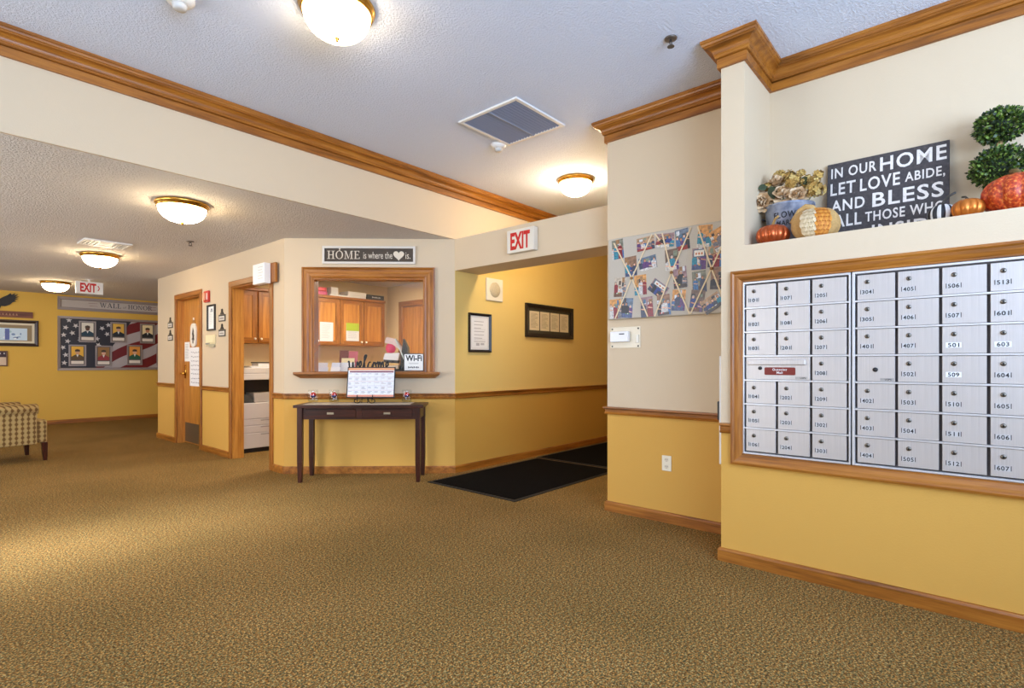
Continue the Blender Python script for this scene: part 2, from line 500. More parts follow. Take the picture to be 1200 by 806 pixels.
def wall_holes(x0, x1, z0, z1, y0, y1, holes):
    """wall slab in local x,z with rectangular holes (xa,xb,za,zb)"""
    mb = MB()
    xs = sorted(set([x0, x1]+[h[0] for h in holes]+[h[1] for h in holes]))
    zs = sorted(set([z0, z1]+[h[2] for h in holes]+[h[3] for h in holes]))
    for i in range(len(xs)-1):
        # merge cells vertically
        run = None
        for j in range(len(zs)-1):
            cx, cz = (xs[i]+xs[i+1])/2, (zs[j]+zs[j+1])/2
            inside = any(h[0] < cx < h[1] and h[2] < cz < h[3] for h in holes)
            if not inside:
                if run is None: run = [zs[j], zs[j+1]]
                else: run[1] = zs[j+1]
            if inside or j == len(zs)-2:
                if run: mb.box(xs[i], xs[i+1], y0, y1, run[0], run[1])
                run = None
    return mb
# soffit between the two ceiling heights, and the corridor wall it runs into
struct(MB().box(XB, 5.0, YS, YS+0.02, ZL, ZH+0.02).build('wall_soffit', WP_cream))
struct(MB().box(D1.x, 5.0, YS, YS+0.12, 0, ZL).box(5.0, 8.0, YS, YS+0.12, 0, ZH+0.02).build('wall_corridor', WP_corr))
struct(MB().box(8.0, 8.12, 2.0, YS+0.12, 0, ZH).build('wall_corridor_end', WP_corr))
struct(MB().box(3.81, 4.16, 2.175, YS, 2.112, ZL).build('wall_header', WP_cream))
# wall with the photo board, thick block between corridor and niche
mb = MB().box(XC+0.14, 8.0, 1.9, 2.175, 0, ZH).box(XC, XC+0.14, 1.0, 2.175, 0, ZH)
struct(mb.build('wall_center', WP_main))
# mailbox wall: local x = -Y (to the right seen from the room), local y = into the wall
MW = wall_holes(-1.126, 2.6, 0, 1.816, 0, 0.48, [(-1.012, 0.222, 0.632, 1.610)])
MW.box(-1.126, -0.995, 0, 0.49, 1.816, ZH)          # pillar beside the niche
MW.box(-1.012, 0.222, 0.30, 0.40, 0.632, 1.610)     # back of the mailbox recess
struct(place(MW.build('wall_right', WP_mail), (XM, 0, 0), RX))
struct(MB().box(3.64, 3.76, YB, 0.995, 1.6, ZH).build('wall_niche', WP_cream))
# office: angled reception wall with the window opening, door wall with two openings
W0, W1, WZ0, WZ1 = 0.292, 1.455, 1.055, 2.035
struct(place(wall_holes(0, DL, 0, ZL, 0, 0.12, [(W0, W1, WZ0, WZ1)]).build('wall_reception', WP_main), (D0.x, D0.y, 0), DROT))
O2 = (5.715, 6.735, 2.06); O1 = (7.75, 8.66, 2.06)
struct(place(wall_holes(-9.53, -D0.y, 0, ZL, 0, 0.13, [(-O2[1], -O2[0], 0, O2[2]), (-O1[1], -O1[0], 0, O1[2])]).build('wall_office', WP_main), (XD, 0, 0), RX))
struct(MB().box(XD+0.13, 5.7, 7.62, 7.74, 0, ZL).build('wall_office_back', WP_off))
struct(place(wall_holes(-7.62, -YS-0.12, 0, ZL, 0, 0.12, [(-7.22, -6.32, 0, 2.09)]).build('wall_office_side', WP_off), (5.5, 0, 0), RX))
struct(MB().box(XD+0.13, 5.0, 9.41, 9.53, 0, ZL).build('wall_office_end', WP_main))
struct(MB().box(XB, 5.0, YF, YF+0.12, 0, ZL).build('wall_far', WP_far))
struct(MB().box(5.0, 5.12, 9.4, YF+0.1, 0, ZL).build('wall_lounge', WP_far))
# walls behind the camera with their windows
BW = [(-2.6, 2.0, 0.85, 2.85)]
struct(place(wall_holes(XB, 3.8, 0, ZH, -0.12, 0, BW).build('wall_back', WP_cream), (0, YB, 0), 0))
LW = [(3.2, 6.2, 0.35, 2.3), (7.7, 10.9, 0.5, 2.3)]
struct(place(wall_holes(YB, YF, 0, ZH, 0, 0.12, LW).build('wall_left', WP_cream), (XB, 0, 0), R(90)))
wn = 0
for (axis, rects) in (('b', BW), ('l', LW)):
    for (a, b, z0, z1) in rects:
        wn += 1
        mb = MB(); n = 3
        mb.box(a, b, -0.03, 0.03, z0, z0+0.05).box(a, b, -0.03, 0.03, z1-0.05, z1)
        for k in range(n+1):
            x = a+(b-a)*k/n; mb.box(max(a, x-0.03), min(b, x+0.03), -0.03, 0.03, z0, z1)
        o = mb.build('window_%d' % (wn+1), WHITEPL)
        place(o, (0, YB-0.06, 0) if axis == 'b' else (XB-0.06, 0, 0), 0 if axis == 'b' else R(90))
        struct(o)

# ---- crown moulding (frieze board, cove, bead)
zb = ZH-0.152
cove = [(0.034+0.034*(1-math.cos(t*math.pi/2)), 0.074+0.036*math.sin(t*math.pi/2)) for t in [i/7 for i in range(8)]]
CROWN = [(0, 0), (0.018, 0), (0.018, 0.050), (0.010, 0.053), (0.010, 0.056), (0.026, 0.058), (0.030, 0.064), (0.030, 0.070)]+cove+[(0.074, 0.112), (0.074, 0.118), (0.082, 0.121), (0.086, 0.130), (0.086, 0.134), (0.090, 0.136), (0.090, 0.153), (0, 0.153)]
def smooth_none(o): return o
tr = MB().sweep([(6.5, 2.175), (XC, 2.175), (XC, 1.126), (XM, 1.126), (XM, 0.995), (3.64, 0.995), (3.64, YB)], CROWN, zb).build('trim_1', OAK[1])
struct(tr)
struct(MB().sweep([(XB, YS), (7.9, YS)], CROWN, zb).build('trim_2', OAK[0]))
# ---- chair rails
RAIL = [(0, 0), (0.016, 0.002), (0.02, 0.012), (0.012, 0.018), (0.014, 0.04), (0.026, 0.048), (0.026, 0.058), (0, 0.06)]
struct(MB().sweep([(5.0, 2.175), (XC, 2.175), (XC, 1.128)], RAIL, 0.750).build('trim_3', OAK[1]))
struct(MB().sweep([(XM, 1.128), (XM, 1.067)], RAIL, 0.742).build('trim_4', OAK[1]))
struct(MB().sweep([(XM, -0.287), (XM, YB)], RAIL, 0.742).build('trim_9', OAK[1]))
struct(MB().sweep([(XD, 5.65), (D0.x, D0.y), (D1.x, D1.y), (7.9, YS)], RAIL, 0.772).build('trim_5', OAK[0]))
struct(MB().sweep([(XD, 7.69), (XD, 6.81)], RAIL, 0.790).build('trim_6', OAK[1]))
struct(MB().sweep([(XD, 9.53), (XD, 8.72)], RAIL, 0.790).build('trim_7', OAK[1]))
# ---- baseboards
BASE = [(0, 0), (0.016, 0), (0.016, 0.062), (0.010, 0.074), (0, 0.076)]
struct(MB().sweep([(7.9, 2.175), (XC, 2.175), (XC, 1.126), (XM, 1.126), (XM, YB)], BASE).build('baseboard_right', OAK[1]))
struct(MB().sweep([(XD, 5.65), (D0.x, D0.y), (D1.x, D1.y), (7.9, YS)], BASE).build('baseboard_reception', OAK[0]))
struct(MB().sweep([(XD, 7.69), (XD, 6.81)], BASE).build('baseboard_office', OAK[1]))
struct(MB().sweep([(XD+0.3, 9.53), (XD, 9.53), (XD, 8.72)], BASE).build('baseboard_office', OAK[1]))
struct(MB().sweep([(XB, YF), (5.0, YF)], BASE).build('baseboard_far', OAK[0]))

# ---- mailbox surround
CAS = [(0, 0), (0, 0.022), (0.012, 0.026), (0.02, 0.020), (0.034, 0.018), (0.046, 0.014), (0.056, 0.010), (0.064, 0.010), (0.064, 0)]
def casing_mesh(x0, x1, z0, z1, prof, name):
    mb = MB().casing(x0, x1, z0, z1, prof); return mb
mb = MB()
sur = mb.casing(-1.066, 0.286, 0.571, 1.671, CAS, (OAK[0], OAK[2])).build('trim_8')
struct(place(sur, (XM, 0, 0), RX))

# ---- doors
def door_structure(name, y0, y1, top, jamb, parentx=XD, face=0.062):
    """casing and jambs of an opening in a wall facing -X; local x=-Y"""
    root = bpy.data.objects.new(name, None); COL.objects.link(root)
    place(root, (parentx, 0, 0), RX); root['kind'] = 'structure'
    a, b = -y1, -y0
    for side, x0, x1 in (('l', a-face, a+0.006), ('r', b-0.006, b+face)):
        MB().box(x0, x1, -0.018, 0, 0, top+face).build('casing', OAK[2], root, 0.004)
    MB().box(a-face+0.001, b+face-0.001, -0.020, 0, top-0.006, top+face).build('casing', OAK[0], root, 0.004)
    MB().box(a, a+0.018, 0, jamb, 0, top).build('jamb', OAKD[2], root)
    MB().box(b-0.018, b, 0, jamb, 0, top).build('jamb', OAKD[2], root)
    MB().box(a+0.018, b-0.018, 0, jamb, top-0.018, top).build('jamb', OAK[0], root)
    return root
d1 = door_structure('door_1', O1[0], O1[1], O1[2], 0.13)
a, b = -O1[1]+0.02, -O1[0]-0.02
MB().box(a, b, 0.082, 0.125, 0.012, O1[2]-0.02).build('door_leaf', OAKD[2], d1)
MB().box(a+0.06, b-0.06, 0.0795, 0.082, 0.03, 0.30).build('kick_plate', brushed('kick_plate_bronze', (120, 104, 82), 0.4, 0), d1)
lev = MB(); lev.smooth = True
lev.box(a+0.035, a+0.085, 0.076, 0.082, 0.93, 1.12)
lev.lathe([(0.022, 0), (0.022, 0.03), (0.012, 0.034), (0.012, 0.06)], (a+0.06, 0.076, 1.0), 12, 'y')
lev.tube([(a+0.06, 0.02, 1.0), (a+0.10, 0.018, 1.0), (a+0.17, 0.022, 0.99)], 0.009)
lev.build('door_lever', BRASS, d1)
d2 = door_structure('door_2', O2[0], O2[1], O2[2], 0.13)
d3 = door_structure('door_3', 6.32, 7.22, 2.09, 0.12, 5.5, 0.075)
MB().box(-7.20, -6.34, 0.03, 0.075, 0.01, 2.07).build('door_leaf', OAKD[2], d3)
lev = MB().lathe([(0.025, 0), (0.025, 0.02), (0.014, 0.03), (0.026, 0.05), (0.02, 0.07), (0.001, 0.072)], (-7.12, 0.03, 1.0), 14, 'y')
lev.build('door_knob', BRASS, d3)

# ---- reception window: casing, liner, stool, glass
win = bpy.data.objects.new('window_1', None); COL.objects.link(win); win['kind'] = 'structure'
place(win, (D0.x, D0.y, 0), DROT)
CASW = [(0, 0), (0, 0.026), (0.014, 0.030), (0.024, 0.022), (0.05, 0.020), (0.07, 0.014), (0.09, 0.012), (0.105, 0.016), (0.110, 0.010), (0.110, 0)]
mb = MB(); cas0 = (W0-0.104, W1+0.104, WZ0-0.12, WZ1+0.104)
# three sided casing: build the closed frame's sides and head
def three_sided(x0, x1, z0, z1, prof):
    m = MB(); k = len(prof); b = 0
    for (aa, o) in prof:
        m.v += [(x0+aa, -o, z0), (x0+aa, -o, z1-aa), (x1-aa, -o, z1-aa), (x1-aa, -o, z0)]
    for j in range(k):
        j2 = (j+1) % k
        for e in range(3):
            m.mat(OAK[2] if e != 1 else OAK[0]); m.face((j*4+e, j*4+e+1, j2*4+e+1, j2*4+e))
    return m
three_sided(W0-0.104, W1+0.104, WZ0, WZ1+0.104, CASW).build('casing', None, win)
MB().box(W0, W0+0.02, -0.01, 0.12, WZ0, WZ1).build('liner', OAK[2], win)
MB().box(W1-0.02, W1, -0.01, 0.12, WZ0, WZ1).build('liner', OAK[2], win)
MB().box(W0+0.02, W1-0.02, -0.01, 0.12, WZ1-0.02, WZ1).build('liner', OAK[0], win)
st = MB()
SIL = [(0.12, 0), (-0.02, -0.062), (-0.045, -0.062), (-0.07, -0.045), (-0.095, -0.028), (-0.11, -0.02), (-0.11, 0), ]
bidx = len(st.v)
x0, x1 = W0-0.16, W1+0.16
st.v = [(x0+ (0.05 if z < -0.03 else 0.0), y, WZ0+z) for (y, z) in SIL[1:]]+[(x1-(0.05 if z < -0.03 else 0.0), y, WZ0+z) for (y, z) in SIL[1:]]
n = len(SIL)-1
st.v = [(v[0], max(v[1], -0.11), v[2]) for v in st.v]
# close against wall
st.v = st.v[:n]+[(x0, 0, WZ0), (x0+0.05, 0, WZ0-0.062)]+st.v[n:]+[(x1, 0, WZ0), (x1-0.05, 0, WZ0-0.062)]
n += 2
st.face(range(n-1, -1, -1)); st.face(range(n, 2*n))
for i in range(n):
    j = (i+1) % n; st.face((i, j, n+j, n+i))
st.build('stool', OAK[0], win)
MB().box(W0, W1, 0.0, 0.12, WZ0-0.005, WZ0+0.004).build('sill_board', OAK[0], win)
MB().box(W0+0.02, W1-0.02, 0.085, 0.091, WZ0+0.004, WZ1-0.02).build('glass_pane', GLASS, win)
# ================================================================== CEILING LAMPS
def ceiling_lamp(label, x, y, z, r=0.185, depth=0.125, bowl=None):
    t = thing('ceiling_light', label, 'ceiling light', (x, y, z), 0, 'brass and glass ceiling lamps')
    m = MB(); m.smooth = True
    m.lathe([(r*0.6, 0), (r*1.02, 0), (r*1.06, -0.012), (r*1.02, -0.026), (r*0.98, -0.03), (r*0.985, -0.042), (r*0.93, -0.046), (r*0.90, -0.03), (r*0.6, -0.02)], n=40)
    m.build('brass_ring', BRASS, t)
    m = MB(); m.smooth = True
    prof = [(r*0.92, -0.04)]
    for k in range(1, 11):
        a = k/10*math.pi/2
        prof.append((max(1e-6, r*0.92*math.cos(a)**0.8), -0.04-depth*math.sin(a)))
    m.lathe(prof, n=36)
    m.build('glass_bowl', bowl or BOWL, t)
    m = MB(); m.smooth = True
    zz = -0.04-depth
    m.lathe([(0.004, zz+0.004), (0.014, zz-0.002), (0.012, zz-0.008), (0.006, zz-0.012), (0.009, zz-0.018), (0.001, zz-0.024)], n=12)
    m.build('finial', BRASS, t)
    return t
ceiling_lamp('largest ceiling lamp, at top of the picture over the foyer carpet', 1.505, 2.525, ZH, 0.185, 0.125, BOWL_H)
ceiling_lamp('small ceiling lamp above the corridor mouth, behind the exit beam', 4.52, 3.08, ZH, 0.175, 0.125, BOWL_C)
ceiling_lamp('nearest lamp on the low ceiling, just past the soffit', 1.505, 4.85, ZL, 0.185, 0.115)
ceiling_lamp('middle lamp on the low ceiling, next to the white air register', 1.57, 7.87, ZL, 0.185, 0.115)
ceiling_lamp('farthest lamp on the low ceiling, beside the hanging exit sign', 1.64, 11.1, ZL, 0.185, 0.115)
t = thing('ceiling_troffer', 'flat lit ceiling panel inside the office', 'ceiling light', (4.1, 6.2, ZL), 0)
MB().box(-0.62, 0.62, -0.32, 0.32, -0.05, 0).build('housing', WHITEPL, t)
MB().box(-0.58, 0.58, -0.28, 0.28, -0.056, -0.0505).build('diffuser', TUBE, t)

# ================================================================== CEILING FITTINGS
t = thing('return_grille', 'square white framed return air grille in the high ceiling', 'vent', (3.13, 2.725, ZH), 0)
s = 0.295
f = MB()
for (xa, xb, ya, yb) in ((-s, s, -s, -s+0.03), (-s, s, s-0.03, s), (-s, -s+0.03, -s+0.03, s-0.03), (s-0.03, s, -s+0.03, s-0.03)):
    f.box(xa, xb, ya, yb, -0.014, 0)
f.build('frame', WHITEPL, t, 0.003)
DARKBL = P((78, 92, 120), 0.6)
MB().box(-s+0.03, s-0.03, -s+0.03, s-0.03, -0.003, -0.0005).build('filter', P((96, 110, 140), 0.9, 0, None, 0.2, None, 30), t)
MB().box(-s+0.03, s-0.03, -0.006, 0.006, -0.016, -0.004).build('divider', P((150, 158, 176), 0.5), t)
me = None
for k in range(18):
    y = -s+0.045+k*(2*s-0.09)/17
    if me is None:
        o = MB()
        o.v = [(-s+0.03, -0.006, -0.003), (s-0.03, -0.006, -0.003), (s-0.03, 0.006, -0.013), (-s+0.03, 0.006, -0.013),
               (-s+0.03, -0.004, -0.003), (s-0.03, -0.004, -0.003), (s-0.03, 0.008, -0.013), (-s+0.03, 0.008, -0.013)]
        for q in ((0,1,2,3),(7,6,5,4),(0,4,5,1),(1,5,6,2),(2,6,7,3),(3,7,4,0)): o.face(q)
        o = o.build('louver', P((140, 152, 178), 0.5), t); me = o.data
    else:
        o = bpy.data.objects.new('louver', me); COL.objects.link(o); o.parent = t
    o.location = (0, y, 0)
# louvered register on the low ceiling
t = thing('air_register', 'white slotted air register on the low ceiling', 'vent', (1.46, 7.1, ZL), 0)
f = MB()
a, b = 0.21, 0.17
for (xa, xb, ya, yb) in ((-a, a, -b, -b+0.03), (-a, a, b-0.03, b), (-a, -a+0.03, -b+0.03, b-0.03), (a-0.03, a, -b+0.03, b-0.03)): f.box(xa, xb, ya, yb, -0.016, 0)
f.build('frame', WHITEPL, t, 0.003)
MB().box(-a+0.03, a-0.03, -b+0.03, b-0.03, -0.003, -0.0005).build('duct', P((52, 48, 44), 0.9), t)
for k in range(11):
    x = -a+0.05+k*(2*a-0.1)/10
    if 4 <= k <= 6:
        continue
    MB().box(x-0.009, x+0.009, -b+0.03, b-0.03, -0.014, -0.004).build('slat', WHITEPL, t)
for k in range(6):
    y = -b+0.05+k*(2*b-0.1)/5
    MB().box(-0.055, 0.055, y-0.012, y+0.012, -0.014, -0.004).build('slat', WHITEPL, t)
# smoke detectors
def detector(label, x, y, z, r):
    t = thing('smoke_detector', label, 'smoke detector', (x, y, z), 0, 'white smoke detectors')
    m = MB(); m.smooth = True
    m.lathe([(r, 0), (r, -0.012), (r*0.93, -0.02), (r*0.75, -0.032), (r*0.55, -0.036)], n=28); m.build('base', WHITEPL, t)
    m = MB(); m.smooth = True
    m.lathe([(r*0.5, -0.036), (r*0.48, -0.05), (r*0.42, -0.062), (r*0.15, -0.064)], n=24); m.build('sensor_cap', P((206, 202, 194), 0.4), t)
detector('larger smoke detector at the top edge of the picture, left of the big lamp', 0.94, 3.07, ZH, 0.07)
detector('smoke detector beside the square return grille', 3.36, 3.08, ZH, 0.065)
def sprinkler(label, x, y, z):
    t = thing('sprinkler', label, 'sprinkler', (x, y, z), 0, 'pendant fire sprinklers')
    m = MB(); m.smooth = True
    m.lathe([(0.036, 0), (0.034, -0.006), (0.02, -0.01)], n=20); m.build('escutcheon', P((120, 112, 104), 0.35, 0.8), t)
    m = MB()
    m.tube([(-0.006, 0, -0.01), (-0.014, 0, -0.03), (-0.004, 0, -0.045)], 0.004, 6).tube([(0.006, 0, -0.01), (0.014, 0, -0.03), (0.004, 0, -0.045)], 0.004, 6)
    m.lathe([(0.006, 0), (0.006, -0.02)], n=8)
    m.build('frame_arms', P((96, 88, 80), 0.35, 0.8), t)
    m = MB().lathe([(0.005, -0.044), (0.02, -0.046), (0.02, -0.049), (0.001, -0.05)], n=14); m.build('deflector', P((96, 88, 80), 0.35, 0.8), t)
sprinkler('sprinkler on the high ceiling left of the pillar crown moulding', 2.914, 1.328, ZH)
sprinkler('sprinkler on the low ceiling right of the nearest low lamp', 2.03, 6.3, ZL)

# ================================================================== EXIT SIGNS
RED = P((200, 24, 10), 0.6)
t = thing('exit_sign', 'white exit sign with red letters on the corridor beam', 'exit sign', (3.81, 3.17, 2.171), RX)
mb = MB().box(-0.163, 0.163, -0.06, 0, 0, 0.214); mb.build('housing', P((222, 212, 194), 0.5), t, 0.006, 2)
m = MB(); m.text('EXIT', 0, 0.035, 0.145, (0,0,0), out=0.0606, width=0.235, align='c', mat=RED); m.build('letters', None, t)
t = thing('hanging_exit_sign', 'exit sign with right arrow hanging from the low ceiling', 'exit sign', (1.94, 10.4, 2.215), 0)
MB().box(-0.17, 0.17, -0.03, 0.03, 0, 0.19).build('housing', P((232, 226, 214), 0.5), t, 0.005)
m = MB(); m.text('EXIT', -0.02, 0.035, 0.125, (0,0,0), out=0.0306, width=0.2, align='c', mat=RED)
m.poly([(0.095, -0.0306, 0.055), (0.108, -0.0306, 0.055), (0.125, -0.0306, 0.095), (0.112, -0.0306, 0.095)])
m.poly([(0.112, -0.0306, 0.095), (0.125, -0.0306, 0.095), (0.108, -0.0306, 0.135), (0.095, -0.0306, 0.135)])
m.build('letters', None, t)
MB().lathe([(0.06, 0.225), (0.06, 0.219), (0.014, 0.214), (0.014, 0.19)], n=16).build('canopy', WHITEPL, t)

# ================================================================== MAILBOXES
DOORM = ALU
def mail_unit(name, label, y_left, ncols, nums, pitch=0.1655, x_pad_l=0.016, x_pad_r=0.012):
    """local x from 0 at the left edge, local y into the wall"""
    z0, z1 = 0.636, 1.606
    wtot = ncols*pitch+x_pad_l+x_pad_r
    t = thing(name, label, 'mailboxes', (XM, y_left, 0), RX, 'wall mailbox units')
    MB().box(0, wtot, 0.03, 0.29, z0, z1).build('cabinet_body', P((92, 86, 86), 0.5, 0.3), t)
    m = MB()
    m.box(0, x_pad_l-0.004, -0.004, 0.03, z0, z1).box(wtot-x_pad_r+0.004, wtot, -0.004, 0.03, z0, z1)
    m.box(x_pad_l-0.004, wtot-x_pad_r+0.004, -0.004, 0.03, z1-0.012, z1).box(x_pad_l-0.004, wtot-x_pad_r+0.004, -0.004, 0.03, z0, z0+0.010)
    m.build('outer_frame', P((226, 224, 224), 0.35, 0.6), t, 0.0015)
    zt, zbm = z1-0.014, z0+0.012
    rh = (zt-zbm)/7
    for j in range(1, 7):
        z = zt-j*rh
        MB().box(x_pad_l-0.004, wtot-x_pad_r+0.004, -0.004, 0.03, z-0.004, z+0.004).build('cross_rail', P((226, 224, 224), 0.35, 0.6), t)
    g = 0.0045; gv = 0.0060
    lockm = P((120, 112, 100), 0.35, 0.9); lockd = P((34, 30, 28), 0.5)
    door_me = lock_me = None
    for c in range(ncols):
        for r in range(7):
            num = nums[c][r]
            xl, xr = x_pad_l+c*pitch+gv, x_pad_l+(c+1)*pitch-gv
            za, zc = zt-(r+1)*rh+g+0.001, zt-r*rh-g-0.001
            outgoing = (num is None and ncols == 3)
            if outgoing and c == 1: continue
            if outgoing: xr = x_pad_l+2*pitch-g
            if outgoing:
                m = MB().box(xl, xr, 0.0, 0.028, za, zc)
                d = m.build('outgoing_slot_door', ALU, t, 0.0015)
                MB().box(xl+0.012, xr-0.02, -0.010, 0.0, zc-0.044, zc-0.014).build('slot_flap', ALU, d, 0.004, 2)
                p = MB(); w2, h2 = 0.155, 0.042; cx, cz = (xl+xr)/2+0.014, za+0.046
                rr = 0.006
                pts = []
                for (qx, qz, a0) in ((cx+w2/2-rr, cz+h2/2-rr, 0), (cx-w2/2+rr, cz+h2/2-rr, 90), (cx-w2/2+rr, cz-h2/2+rr, 180), (cx+w2/2-rr, cz-h2/2+rr, 270)):
                    for k in range(4): pts.append((qx+rr*math.cos(R(a0+k*30)), qz+rr*math.sin(R(a0+k*30))))
                p.mat(P((122, 30, 16), 0.45)); p.prism(pts, -0.002, 0.0)
                p.text('Outgoing', cx, cz+0.003, 0.012, (240, 232, 226), out=0.0026, align='c')
                p.text('Mail', cx, cz-0.014, 0.012, (240, 232, 226), out=0.0026, align='c')
                p.build('outgoing_mail_plate', None, d)
                q = MB(); q.smooth = True; q.mat(lockd); q.lathe([(0.010, 0), (0.010, 0.004), (0.006, 0.006), (0.001, 0.006)], (xl+0.075, 0, za+0.062), 16, 'y'); q.build('lock', None, d)
                q = MB(); q.mat(P((176, 172, 168), 0.4, 0.6)); q.box(xr-0.07, xr-0.012, -0.001, 0, za+0.004, za+0.017); q.text('USPS', xr-0.02, za+0.0065, 0.008, (40, 36, 34), out=0.0016, align='r'); q.build('small_plate', None, d)
                continue
            if door_me is None:
                d = MB().box(0, pitch-2*gv, 0.0, 0.028, 0, zc-za).build('mailbox_door', DOORM, t, 0.0015); door_me = d.data
            else:
                d = bpy.data.objects.new('mailbox_door', door_me); COL.objects.link(d); d.parent = t
                bv = d.modifiers.new('bevel', 'BEVEL'); bv.width = 0.0015; bv.segments = 1; bv.limit_method = 'ANGLE'
            d.location = (xl, 0, za)
            if num is None:      # master lock door of the second unit
                q = MB(); q.smooth = True; q.mat(lockd); q.lathe([(0.011, 0), (0.011, 0.004), (0.006, 0.006), (0.001, 0.006)], (0.075, 0, 0.058), 16, 'y'); q.build('lock', None, d)
                q = MB(); q.mat(P((176, 172, 168), 0.4, 0.6)); q.box(0.095, 0.15, -0.001, 0, 0.004, 0.017); q.text('USPS', 0.14, 0.0065, 0.008, (40, 36, 34), out=0.0016, align='r'); q.build('small_plate', None, d)
                continue
            if lock_me is None:
                q = MB(); q.smooth = True
                q.mat(lockm); q.lathe([(0.0105, 0), (0.0105, 0.003), (0.009, 0.006), (0.001, 0.006)], (0, 0, 0), 18, 'y')
                q.smooth = False; q.mat(lockd); q.box(-0.0018, 0.0018, -0.0066, -0.006, -0.006, 0.001)
                q.lathe([(0.004, 0.006), (0.004, 0.0066)], (0, 0, 0), 10, 'y')
                lk = q.build('lock', None, d); lock_me = lk.data
            else:
                lk = bpy.data.objects.new('lock', lock_me); COL.objects.link(lk); lk.parent = d
            lk.location = (0.042, 0, 0.088)
            q = MB(); tape = num in ('508', '501', '603', '509')
            q.rect(0.013, 0.026, 0.068, 0.050, (240, 240, 240) if tape else (206, 202, 198), 1)
            q.rect(0.013, 0.028, 0.016, 0.050, (70, 64, 60), 2) if not tape else None
            q.rect(0.065, 0.028, 0.068, 0.050, (70, 64, 60), 2) if not tape else None
            q.text(num, 0.0405, 0.029, 0.018, (36, 30, 30), 3, width=0.040, align='c')
            q.build('number_label', None, d)
    return t
mail_unit('mailbox_unit', 'left bank of silver mailboxes with the red outgoing mail plate', 1.008, 3, NUMS1, 0.1665)
mail_unit('mailbox_unit', 'right bank of silver mailboxes with four columns of doors', 0.474, 4, NUMS2, 0.1655)

# ================================================================== PHOTO WALL
BX = XC
t = thing('memo_board', 'grey fabric memo board with crossed cream ribbons on wall', 'memo board', (BX-0.001, 2.152, 0), RX)
bw, bz0, bz1 = 0.925, 1.481, 2.101
FAB = P((190, 180, 164), 0.9, 0, None, 0.06, None, 200)
MB().box(0, bw, -0.03, 0, bz0, bz1).build('padded_panel', FAB, t, 0.010, 3)
rib = P((226, 204, 166), 0.7)
def ribbon(p, q):
    """p,q = (Y, z) end points on the board"""
    a = Vector((2.152-p[0], p[1])); b = Vector((2.152-q[0], q[1]))
    d = (b-a).normalized(); nn = Vector((-d.y, d.x))*0.005
    m = MB(); m.prism([tuple(a+nn), tuple(a-nn), tuple(b-nn), tuple(b+nn)], -0.0365, -0.0352); m.build('ribbon', rib, t)
for p, q in [((2.096,2.066),(1.945,1.782)), ((1.945,1.782),(1.815,1.487)), ((2.085,1.487),(1.945,1.782)), ((1.945,1.782),(1.782,2.085)),
             ((1.703,2.08),(1.633,1.79)), ((1.633,1.79),(1.491,2.085)), ((1.633,1.79),(1.76,1.487)), ((1.633,1.79),(1.50,1.487)),
             ((1.444,2.085),(1.349,1.785)), ((1.349,1.785),(1.245,2.0)), ((1.349,1.785),(1.495,1.487)), ((1.349,1.785),(1.262,1.55)), ((1.76,2.085),(1.72,2.03))]:
    ribbon(p, q)
for (y, z) in ((1.945, 1.782), (1.633, 1.79), (1.349, 1.785)):
    m = MB(); m.smooth = True
    m.lathe([(0.011, 0.036), (0.011, 0.041), (0.007, 0.045), (0.001, 0.046)], (2.152-y, 0, z), 14, 'y'); m.build('button', P((150, 106, 60), 0.5), t)
PH = [(2.065,2.014,'p',4),(1.834,2.024,'l',4),(1.683,2.026,'l',-3),(1.554,2.012,'p',6),(1.396,2.013,'p',-5),(1.300,1.975,'p',24),
      (1.955,1.872,'p',3),(1.817,1.879,'l',8),(1.631,1.882,'p',3),(1.436,1.862,'p',-2),(1.324,1.867,'p',-4),
      (2.045,1.725,'p',-3),(1.876,1.725,'p',2),(1.734,1.684,'l',-38),(1.57,1.748,'p',4),(1.434,1.705,'p',3),(1.307,1.716,'p',-4),
      (2.084,1.562,'p',2),(1.988,1.563,'p',-5),(1.824,1.559,'p',3),(1.692,1.565,'p',4),(1.582,1.590,'p',-4),(1.449,1.575,'p',-8),(1.347,1.552,'l',32)]
ORD = ['first', 'second', 'third', 'fourth', 'fifth', 'sixth', 'seventh']
rows = [('top row', 0, 6), ('second row', 6, 11), ('third row', 11, 17), ('bottom row', 17, 24)]
rnd = random.Random(11)
SK = [(214, 160, 128), (190, 134, 100), (226, 178, 148)]
CL = [(36, 54, 120), (130, 30, 40), (30, 28, 36), (60, 104, 150), (196, 192, 188), (88, 54, 108), (44, 126, 146), (40, 42, 48), (110, 108, 114), (54, 60, 84)]
BG = [(176, 140, 104), (136, 100, 76), (186, 170, 150), (108, 86, 72), (204, 144, 78), (96, 112, 130), (150, 118, 120), (120, 120, 104)]
FL = [(130, 96, 66), (96, 70, 54), (170, 140, 110), (70, 62, 60), (150, 110, 96)]
SPEC = {9: 'cake', 13: 'cake'}
